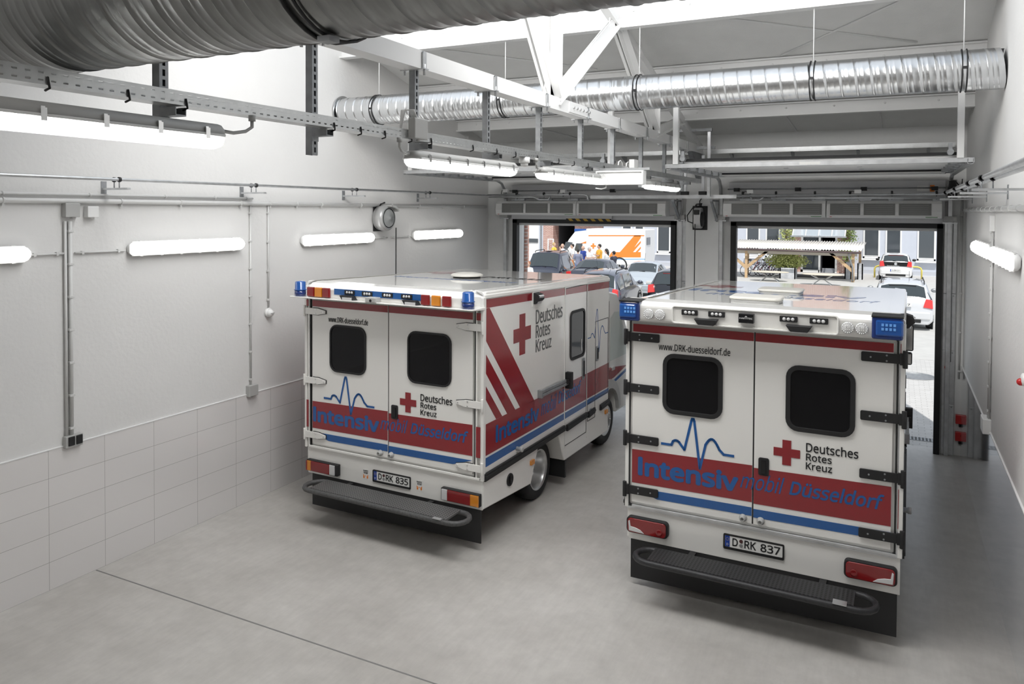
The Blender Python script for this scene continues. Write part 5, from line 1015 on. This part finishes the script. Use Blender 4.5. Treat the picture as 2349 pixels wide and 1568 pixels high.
def table(lb, px, py, Y):
    p = at(px, py, 1, Y); t = T('garden_table', lb, 'table', (p.x, Y, 0)); h = p.z
    MB().lathe([(0, .62), (.04, .64), (.05, .6), (.05, .001)], (0, 0, 0), 2, 28).build('table_top', M('table_cream', (.66, .60, .50), .6), t).location = (0, 0, h-.05); o = t.children[0]; o.scale = (1.55, .8, 1)
    for s in (-1, 1): MB().tube([(s*.5, -.3, 0), (0+s*.1, 0, h*.5), (s*.45, .3, h-.06)], .025, 6).tube([(s*.45, .3, 0), (s*.1, 0, h*.5), (s*.5, -.3, h-.06)], .025, 6).build('leg', galv, t)
table('oval cream garden table in front of the bicycles', 1766, 622, 43.0); table('oval cream garden table in front of the entrance door', 1886, 628, 42.0)
p = at(1890, 632, 2, 0.0); tag(MB().box(p.x-1.6, p.x+1.5, 46.6, 48.4, .0, .03).build('door_mat', M('mat_dark', (.06, .06, .065), .9)), 'dark rectangular door mat in front of the glass entrance', 'mat')
yel = M('barrier_yellow', (.75, .62, .12), .4)
t = T('hoop_barrier', 'low yellow and white hoop barrier behind the small white car', 'barrier', (0, 48.6, 0)); a, b_ = at(2006, 640, 1, 48.6).x, at(2114, 640, 1, 48.6).x
MB().tube([(a, 0, 0), (a, 0, .5), (a+.06, 0, .62), (a+.2, 0, .68), (b_-.2, 0, .68), (b_-.06, 0, .62), (b_, 0, .5), (b_, 0, 0)], .045, 8).build('hoop', yel, t); MB().box((a+b_)/2+.3, (a+b_)/2+.6, -.05, .05, .63, .73).build('white_sleeve', white_paint, t)

# ---------------- cars ----------------
def car(lb, loc, rz, L, W, H, col, kind='hatch', plate_=None, belt=.93, rails=False, extras=None):
    """local: rear at y = 0, front at y = L"""
    t = T('car', lb, 'car', (loc[0], loc[1], 0), rz); pm = M('car_paint', col, .22, .25, coat=.8); w = W/2
    if kind in ('wagon', 'hatch', 'mpv'):
        rs = {'wagon': (.10, .42, .95), 'hatch': (.10, .48, .9), 'mpv': (.05, .22, .9)}[kind]; hb = 1.02 if kind != 'mpv' else 1.12
        cw = L*(.73 if kind != 'mpv' else .76); rf = L*(.56 if kind != 'mpv' else .60)
        st_ = [(-.0, hb-.28, .80, hb-.36), (rs[0], hb, .86, belt+.02), (rs[1], H-.06, .74, belt), (rs[2], H, .76, belt), (rf, H-.02, .76, belt), (cw, hb-.02, .86, belt-.0), (cw+.25, hb-.12, .86, belt-.06), (L-.25, hb-.28, .80, belt-.20), (L, .62, .72, .55)]
        rw = (1, 2); ww = (4, 5); sw = ((1.6, 3.0), (3.1, 3.95), (4.05, 4.75)) if kind != 'hatch' else ((1.7, 3.2), (3.3, 4.75))
    else:
        st_ = [(0, .82, .80, .75), (.12, .98, .84, .88), (.75, 1.02, .86, belt), (1.35, H-.04, .72, belt), (1.9, H, .74, belt), (L*.56, H-.03, .74, belt), (L*.70, .98, .86, belt), (L-.3, .84, .82, .80), (L, .62, .74, .55)]
        rw = (2, 3); ww = (5, 6); sw = ((2.7, 3.9), (4.0, 5.1), (5.15, 5.75))
    def sec(s):
        y, z, wt, zb = s; wt *= w
        if zb > z-.09: half = [(0, z+.02), (wt*.6, z+.01), (wt*.96, z-.03), (w*.985, z-.10), (w*1.0, z-.22 if z-.22 > .45 else .46), (w*.98, .32), (w*.86, .2)]
        else: half = [(0, z+.025), (wt*.65, z+.012), (wt, z-.05), (w*.965, zb), (w*1.0, zb-.2), (w*.98, .32), (w*.86, .2)]
        return [(x, y, zz) for x, zz in half]
    # interior dark core and painted shell
    secs = []
    for i, s in enumerate(st_):
        h = sec(s)
        if i in (0, len(st_)-1): h = [(x*.95, y, z) for x, y, z in h]
        secs.append(h+[(-x, y, z) for x, y, z in reversed(h[1:])])
    n = len(secs[0]); vs = [p for s in secs for p in s]; fs = []
    for i in range(len(secs)-1):
        for k in range(n): fs.append((i*n+k, i*n+(k+1) % n, (i+1)*n+(k+1) % n, (i+1)*n+k))
    fs += [tuple(range(n))[::-1], tuple((len(secs)-1)*n+k for k in range(n))]
    body = MB().add(vs, fs, True).build('body_shell', pm, t)
    mod = body.modifiers.new('s', 'SUBSURF'); mod.levels = mod.render_levels = 0
    me = body.data; 
    for e in me.polygons: e.use_smooth = True
    bv = body.modifiers.new('b', 'BEVEL'); bv.width = .03; bv.segments = 2; bv.limit_method = 'ANGLE'; bv.angle_limit = .5
    def lerp(i, f, k): a, b_ = secs[i][k], secs[i+1][k]; return Vector(a).lerp(Vector(b_), f)
    gm = M('car_glass', (.03, .04, .045), .04, coat=1)
    def panel(name, pts, off, m, par):
        c = [Vector(p) for p in pts]; nrm = (c[1]-c[0]).cross(c[3]-c[0]).normalized()
        mid = sum(c, Vector())/4; cen = Vector((0, mid.y, .6 if abs(mid.x) > .3 else .6)); nrm = nrm if nrm.dot(mid-cen) > 0 else -nrm
        q = [p-nrm*.02 for p in c]+[p+nrm*off for p in c]
        return MB().add(q, [(0, 1, 2, 3), (4, 7, 6, 5), (0, 4, 5, 1), (1, 5, 6, 2), (2, 6, 7, 3), (3, 7, 4, 0)]).build(name, m, par, .006)
    for nm, (i, j) in (('rear_window', rw), ('windscreen', ww)):
        a, b_ = secs[i], secs[j]; lo, hi = (a, b_) if nm == 'rear_window' else (b_, a)
        K = (2, 1, 0, -1, -2); row = lambda f: [Vector((lo[k][0]*.93, lo[k][1], lo[k][2])).lerp(Vector((hi[k][0]*.93, hi[k][1], hi[k][2])), f) for k in K]
        R0, R1 = row(.10), row(.93); nrm = (R0[3]-R0[1]).cross(R1[2]-R0[2]).normalized(); nrm = nrm if nrm.z > 0 else -nrm
        q = [v+nrm*h for h in (-.02, .02) for R_ in (R0, R1) for v in R_]; ff = []
        for k in range(4): ff += [(k, k+1, k+6, k+5), (10+k, 15+k, 16+k, 11+k), (k, 10+k, 11+k, k+1), (5+k, 6+k, 16+k, 15+k)]
        ff += [(0, 5, 15, 10), (4, 14, 19, 9)]; g = MB().add(q, ff).build(nm, gm, t); p2 = [R0[0], R0[-1], R1[-1], R1[0]]
        MB().tube([p2[0].lerp(p2[1], .3)+Vector((0, -.02 if nm == 'rear_window' else .02, .01)), p2[0].lerp(p2[1], .62)+Vector((0, -.03 if nm == 'rear_window' else .03, .05))], .012, 5).build('wiper', black, g)
        if nm == 'rear_window' and kind != 'sedan': MB().box(-.22*W, .22*W, p2[2].y-.06, p2[2].y+.02, p2[2].z+.03, p2[2].z+.055).build('brake_light_spoiler', red_lens if kind == 'hatch' else black, body)
    def at_st(v): i = min(int(v), len(secs)-2); return i, v-i
    for s in (0, 1):
        for a, b_ in sw:
            def pt(v, tt): i, f = at_st(v); k0, k1 = (2, 3) if s == 0 else (n-2, n-3); u = lerp(i, f, k0); l_ = lerp(i, f, k1); return u.lerp(l_, tt)
            panel('side_window', [pt(a+.03, .92), pt(b_-.03, .92), pt(b_-.06, .14), pt(a+.06, .14)], .012, gm, t)
    r = .31 if H < 1.6 else .33
    for y in (.80 if kind != 'sedan' else 1.0, L-.82):
        for s in (-1, 1):
            wheel(t, s*(w-.10), y, r, s, .19, .20); MB().lathe([(-.01, r+.06), (.015, r+.06), (.015, r+.01), (-.01, r+.01), (-.01, r+.06)], (s*(w*.985), y, r+.01), 0, 24, True, False).build('wheel_arch', black, body)
    MB().box(-w*.9, w*.9, -.05, .12, .36, .60).build('rear_bumper', pm, t, .04); MB().box(-w*.6, w*.6, -.045, .1, .26, .38).build('rear_valance', black, t, .02)
    MB().box(-w*.88, w*.88, L-.1, L+.06, .34, .56).build('front_bumper', pm, t, .04)
    ph = .80 if kind != 'sedan' else .70
    for s in (-1, 1):
        zl = {'wagon': .86, 'hatch': .92, 'mpv': .9, 'sedan': .80}[kind]; hh = .16 if kind != 'hatch' else .17
        MB().prism([(s*w*.66, zl-hh*.7), (s*w*.97, zl-hh*.9), (s*w*.95, zl+hh*.8), (s*w*.74, zl+hh)], 1, -.03, .14).build('tail_light', M('bright_red_lens', (.75, .04, .04), .12, coat=.8), t, .015)
        MB().box(min(s*w*.55, s*w*.9), max(s*w*.55, s*w*.9), L-.10, L+.03, .60, .74).build('headlight', clear_lens, t, .03)
        i, f = ww; mz = secs[ww[1]][3][2] if kind != 'sedan' else belt; my = st_[ww[1]][0]-.22
        MB().ball((s*(w+.12), my, belt+.10), .1, 10, 7, (1.05, .6, .75)).build('wing_mirror', extras.get('mirror', pm) if extras else pm, t)
    MB().box(-.35, .35, L-.02, L+.04, .50, .70).build('grille', galv_dk, t, .01)
    if rails:
        for s in (-1, 1): MB().tube([(s*w*.70, .55, H-.04), (s*w*.70, .7, H+.05), (s*w*.70, L*.52, H+.05), (s*w*.70, L*.55, H-.02)], .018, 7).build('roof_rail', black, t)
    if plate_:
        z = extras.get('pz', .75) if extras else .75
        q = MB().box(-.26, .26, -.075, -.03, z-.06, z+.06).build('number_plate', plate_w, t); MB().box(-.26, -.22, -.078, -.074, z-.06, z+.06).build('eu_strip', eu_blue, q)
        text('lettering', plate_, (-.17, .22, z-.035, z+.035), lambda a, zz, h: (a, -.0755-h, zz), txt_black, q, 0, .01)
    MB().tube([(.2, 1.3, H), (.2, 1.15, H+.35)], .006, 5).build('aerial', black, t)
    return t
white_c = (.75, .75, .76)
car('silver-white estate car with plate ending 457 just outside the right gateway', (.22, 27.3), .0, 4.5, 1.78, 1.48, (.70, .71, .73), 'wagon', 'D 457', rails=True, extras={'pz': .82, 'mirror': galv_dk})
u = car('small white hatchback parked facing the building beyond the right gateway', (.02, 47.0-.3), 0, 3.5, 1.64, 1.46, (.82, .82, .82), 'hatch', 'D RW 511', extras={'pz': .58, 'mirror': black})
MB().box(-.66, .66, -.02, .06, .80, 1.03).build('black_tailgate_panel', black_gl, u, .02); text('lettering', 'Deutsches Rotes Kreuz', (-.42, .18, .80, .85), lambda a, z, h: (a, -.022-h, z), plate_w, u); MB().lathe([(0, .075), (-.01, .075), (-.01, .06), (-.004, .055), (-.004, .001)], (0, -.02, .93), 1, 20).build('badge', chrome, u)
car('grey estate car with bright red tail light outside the left gateway', (-9.43, 25.3), math.radians(5), 4.25, 1.66, 1.56, (.12, .13, .17), 'wagon', 'D AX 79', rails=True)
e = car('black hatchback with white sticker lettering on its tailgate, cut by the gateway edge', (-7.25, 27.1), 0, 4.0, 1.72, 1.57, (.02, .022, .03), 'hatch', None)
text('lettering', 'DiMedica', (-.50, .0, .70, .78), lambda a, z, h: (a, -.052-h, z), plate_w, e, 0, .02); text('lettering', '0211', (.10, .45, .70, .86), lambda a, z, h: (a, -.052-h, z), plate_w, e)
car('silver saloon facing the gateway behind the black hatchback', (-10.55, 36.4), PI+math.radians(6), 4.5, 1.70, 1.40, (.50, .55, .60), 'sedan')
car('dark saloon seen from behind between the black van and the grey estate', (-12.8, 32.7), math.radians(2), 4.5, 1.75, 1.43, (.06, .065, .09), 'sedan', None)
car('black boxy van facing the gateway with roof rails, left of the dark saloon', (-14.95, 34.9), PI+math.radians(9), 4.1, 1.72, 1.80, (.03, .035, .06), 'mpv', None, rails=True)

# ---------------- ambulance with orange stripes, side on ----------------
Ya2 = 44.9; q0, q1 = at(1477, 600, 1, Ya2), at(1387-28, 600, 1, Ya2)
t = T('ambulance', 'white ambulance with orange stripes standing side-on across the left gateway view', 'ambulance', (0, Ya2, 0)); g = lambda px, py: (at(px, py, 1, Ya2).x, at(px, py, 1, Ya2).z)
xr, xl = g(1480, 560)[0], g(1344, 560)[0]; xf = g(1286, 600)[0]; ztp = g(1400, 525)[1]
MB().box(xl, xr, 0, 2.1, .42, ztp).build('box_body', M('amb_white', (.82, .82, .82), .3), t, .05)
pc = [g(1344, 528), g(1318, 531), g(1304, 549), g(1298, 560), g(1290, 577), (xf, 1.25), (xf-.3, 1.05), (xf-.32, .42), (xl, .42), (xl, ztp)]
MB().prism(pc, 1, .08, 2.02).build('driver_cab', M('amb_cab_white', (.82, .82, .82), .3), t, .04)
O_ = M('warning_orange', (.88, .26, .04), .4); po = lambda x, z, h: (x, -.002-h, z)
q = MB(); 
def gp(*pp): return [g(*p_) for p_ in pp]
poly_on(MB(), gp((1350, 539), (1478, 539), (1478, 541.5), (1350, 541.5)), po).build('roof_stripe', O_, t)
poly_on(MB(), gp((1455, 540), (1470, 540), (1470, 545), (1448, 578), (1470, 578), (1470, 590), (1395, 590), (1403, 578), (1422, 578)), po).build('slanting_stripe', O_, t)
for pp in (((1470, 552), (1470, 557), (1452, 578), (1445, 578)), ((1470, 565), (1470, 570), (1463, 578), (1458, 578))): poly_on(MB(), gp(*pp), po, .004).build('slanting_stripe', O_, t)
poly_on(MB(), gp((1395, 594), (1480, 593), (1480, 595), (1395, 596)), po).build('blue_line', M('light_blue', (.25, .5, .8), .4), t)
c = g(1361, 564); q = MB(); cross_on(q, c[0], c[1], .17, po); q.build('orange_cross', O_, t); poly_on(MB(), gp((1331, 558), (1344, 553), (1344, 558)), lambda x, z, h: (x, .07-h, z)).build('orange_wedge', O_, t)
poly_on(MB(), gp((1321, 558), (1335, 558), (1335, 575), (1316, 575)), lambda x, z, h: (x, .08-h*4, z)).build('cab_window', glass_b, t); poly_on(MB(), gp((1297, 554), (1313, 556), (1300, 572), (1290, 572)), lambda x, z, h: (x, .08-h*4, z)).build('windscreen_side', glass_b, t)
MB().box(xr, xr+.03, .3, 1.0, g(1480, 562)[1], g(1480, 545)[1]).build('rear_window', glass_b, t)
a, b_ = g(1313, 531), g(1343, 528); MB().box(a[0], b_[0], .3, 1.8, b_[1]-.12, b_[1]+.08).build('blue_light_bar', blue_lens, t, .03)
for px in (1421, 1310): wheel(t, g(px, 600)[0], 0, 0, 1).rotation_euler = (0, 0, -PI/2); o = [c_ for c_ in t.children if c_.name.startswith('wheel')][-1]; o.location = (g(px, 600)[0], .14, .36)
for px in (1421, 1310): MB().lathe([(0, .50), (-.02, .50), (-.02, .42), (0, .42), (0, .50)], (g(px, 600)[0], 0, .40), 1, 24, True, False).build('wheel_arch', black, t)
p = g(1276, 562); MB().ring((g(1276, 562)[0], g(1276, 562)[1]), 1, -.9, -.84, .42, .9, .05, .06).build('open_cab_door', white_paint, t)

# ---------------- people by the ambulance ----------------
skin = M('skin', (.62, .40, .30), .6)
def cloth(c): return M('cloth', c, .85)
def person(lb, px, py, Y, h, face, top, legs, hair, arms='down', hairlen=0, bald=False):
    """px, py: pixel of the head top; face: heading in radians, 0 looks to +x"""
    p = at(px, py, 1, Y); t = T('person', lb, 'person', (p.x, Y, 0), face, 'people beside the orange-striped ambulance'); s = h/1.75
    V_ = lambda x, y, z: (x*s, y*s, z*s)
    sh, el, wr = [], [], []
    for k in (-1, 1):
        a = V_(0, k*.19, 1.43)
        if arms == 'crossed': e_, w_ = V_(.06, k*.24, 1.16), V_(.22, -k*.08, 1.20)
        elif arms == 'face': e_, w_ = V_(.12, k*.22, 1.18), V_(.16, k*.08, 1.48)
        elif arms == 'gesture': e_, w_ = V_(.08, k*.25, 1.16), V_(.34, k*.18, 1.22)
        else: e_, w_ = V_(-.02, k*.26, 1.14), V_(.06, k*.24, .90)
        sh.append(a); el.append(e_); wr.append(w_)
    b = MB()
    b.tube([V_(0, 0, .88), V_(0, 0, 1.0), V_(.01, 0, 1.2), V_(0, 0, 1.38), V_(0, 0, 1.46)], [.13*s, .135*s, .14*s, .15*s, .07*s], 12)
    b.tube([V_(0, 0, 1.44), V_(.01, 0, 1.56)], [.055*s, .05*s], 10); b.ball(V_(.015, 0, 1.64), .098*s, 14, 10, (1.0, .82, 1.18))
    b.ball(V_(.115, 0, 1.62), .016*s, 6, 5, (1, .8, 1.4)); 
    for k in (-1, 1): b.ball(V_(.0, k*.083, 1.63), .02*s, 6, 5, (.6, .5, 1.3))
    for i in range(2):
        k = (-1, 1)[i]; b.tube([sh[i], el[i], wr[i]], [.052*s, .043*s, .028*s], 8)
        d = (Vector(wr[i])-Vector(el[i])).normalized(); sd2 = d.orthogonal().normalized(); c = Vector(wr[i])+d*.045*s
        b.tube([Vector(wr[i]), c, c+d*.04*s], [.027*s, .036*s, .03*s], 8)
        for j, ln in enumerate((.065, .078, .072, .055)): o2 = c+d*.04*s+sd2*(j-1.5)*.018*s; b.tube([o2, o2+d*ln*.5*s, o2+d*ln*s+d.cross(sd2)*.02*s], [.009*s, .0085*s, .006*s], 5)
        b.tube([c-sd2*.03*s, c-sd2*.06*s+d*.03*s, c-sd2*.065*s+d*.06*s], [.011*s, .01*s, .007*s], 5)
        b.tube([V_(0, k*.09, .92), V_(.02, k*.11, .50), V_(-.01, k*.11, .08)], [.085*s, .058*s, .038*s], 10)
        b.tube([V_(-.05, k*.11, .04), V_(.18, k*.12, .03)], [.045*s, .035*s], 8)
    body = b.build('body', skin, t)
    rm = body.modifiers.new('r', 'REMESH'); rm.mode = 'VOXEL'; rm.voxel_size = .014; rm.use_smooth_shade = True
    g_ = MB(); g_.tube([V_(0, 0, .86), V_(0, 0, 1.0), V_(.01, 0, 1.2), V_(0, 0, 1.36), V_(0, 0, 1.45), V_(0, 0, 1.48)], [.165*s, .155*s, .16*s, .175*s, .13*s, .065*s], 14)
    for i in range(2): k = (-1, 1)[i]; g_.tube([V_(0, k*.10, 1.42), sh[i], Vector(sh[i]).lerp(Vector(el[i]), .85)], [.08*s, .072*s, .062*s], 9)
    cl = g_.build('shirt', top, t); m_ = cl.modifiers.new('r', 'REMESH'); m_.mode = 'VOXEL'; m_.voxel_size = .02; m_.use_smooth_shade = True
    g_ = MB().tube([V_(0, 0, .84), V_(0, 0, 1.0)], [.165*s, .15*s], 12)
    for k in (-1, 1): g_.tube([V_(0, k*.08, .93), V_(.02, k*.11, .5), V_(-.01, k*.11, .07)], [.105*s, .08*s, .062*s], 10)
    cl = g_.build('trousers', legs, t); m_ = cl.modifiers.new('r', 'REMESH'); m_.mode = 'VOXEL'; m_.voxel_size = .02; m_.use_smooth_shade = True
    if not bald:
        q = MB().ball(V_(-.012, 0, 1.672), .103*s, 12, 8, (1.0, .86, 1.05))
        if hairlen: q.tube([V_(-.07, 0, 1.68), V_(-.11, 0, 1.55), V_(-.13, .02, 1.55-hairlen)], [.07*s, .065*s, .03*s], 8)
        q.build('hair', hair, t)
    else: MB().tube([V_(-.09, -.05, 1.62), V_(-.10, 0, 1.60), V_(-.09, .05, 1.62)], .02*s, 6).build('hair', hair, t)
    e_ = MB()
    for k in (-1, 1): e_.ball(V_(.097, k*.034, 1.65), .011*s, 6, 5)
    e_.build('eyes', txt_black, t); MB().box(.095*s, .105*s, -.022*s, .022*s, 1.583*s, 1.592*s).build('mouth', M('lips', (.4, .15, .13), .5), t); return t
wh, dk = cloth((.78, .78, .78)), M('dark_hair', (.02, .016, .014), .5); jean = cloth((.12, .2, .38)); blk = cloth((.03, .03, .035)); grh = M('grey_hair', (.45, .43, .42), .6)
person('person in yellow and orange high-visibility clothing by the open cab door', 1271, 571, 43.2, 1.76, 0.2, cloth((.8, .55, .08)), cloth((.7, .25, .05)), M('fair_hair', (.5, .35, .15), .5))
person('bald person in a pale shirt with a hand at the face', 1291, 559, 41.0, 1.82, -2.4, cloth((.60, .62, .72)), jean, grh, 'face', 0, True)
person('person with dark hair in a white shirt in front of the windscreen', 1313, 561, 41.2, 1.80, -2.6, wh, blk, dk)
person('person with dark hair in a striped grey top, back to the gateway', 1326, 574, 38.6, 1.66, 1.9, cloth((.22, .24, .33)), jean, dk)
person('person in a navy T-shirt with pale jeans', 1338, 566, 40.0, 1.78, -2.2, cloth((.03, .06, .28)), cloth((.45, .55, .65)), grh, 'down', 0, True)
person('person in white with a small dark phone, left of the orange T-shirt', 1352, 571, 39.5, 1.72, -.3, wh, wh, grh, 'gesture')
person('person with a beard and orange T-shirt, arms crossed', 1375, 560, 40.5, 1.86, -2.7, cloth((.85, .42, .06)), blk, dk, 'crossed')
person('person in white with long dark hair, seen from the side', 1391, 569, 38.5, 1.72, 2.9, wh, wh, dk, 'crossed', .22)
person('person in dark clothes with dark hair tied up, arms crossed', 1408, 572, 37.5, 1.66, 2.8, cloth((.05, .05, .07)), blk, dk, 'crossed')

q = person('person in a white top standing in front of the black boxy van', 1213, 600, 29.2, 1.58, -1.9, wh, jean, M('red_hair', (.35, .15, .08), .5))
del q['group']
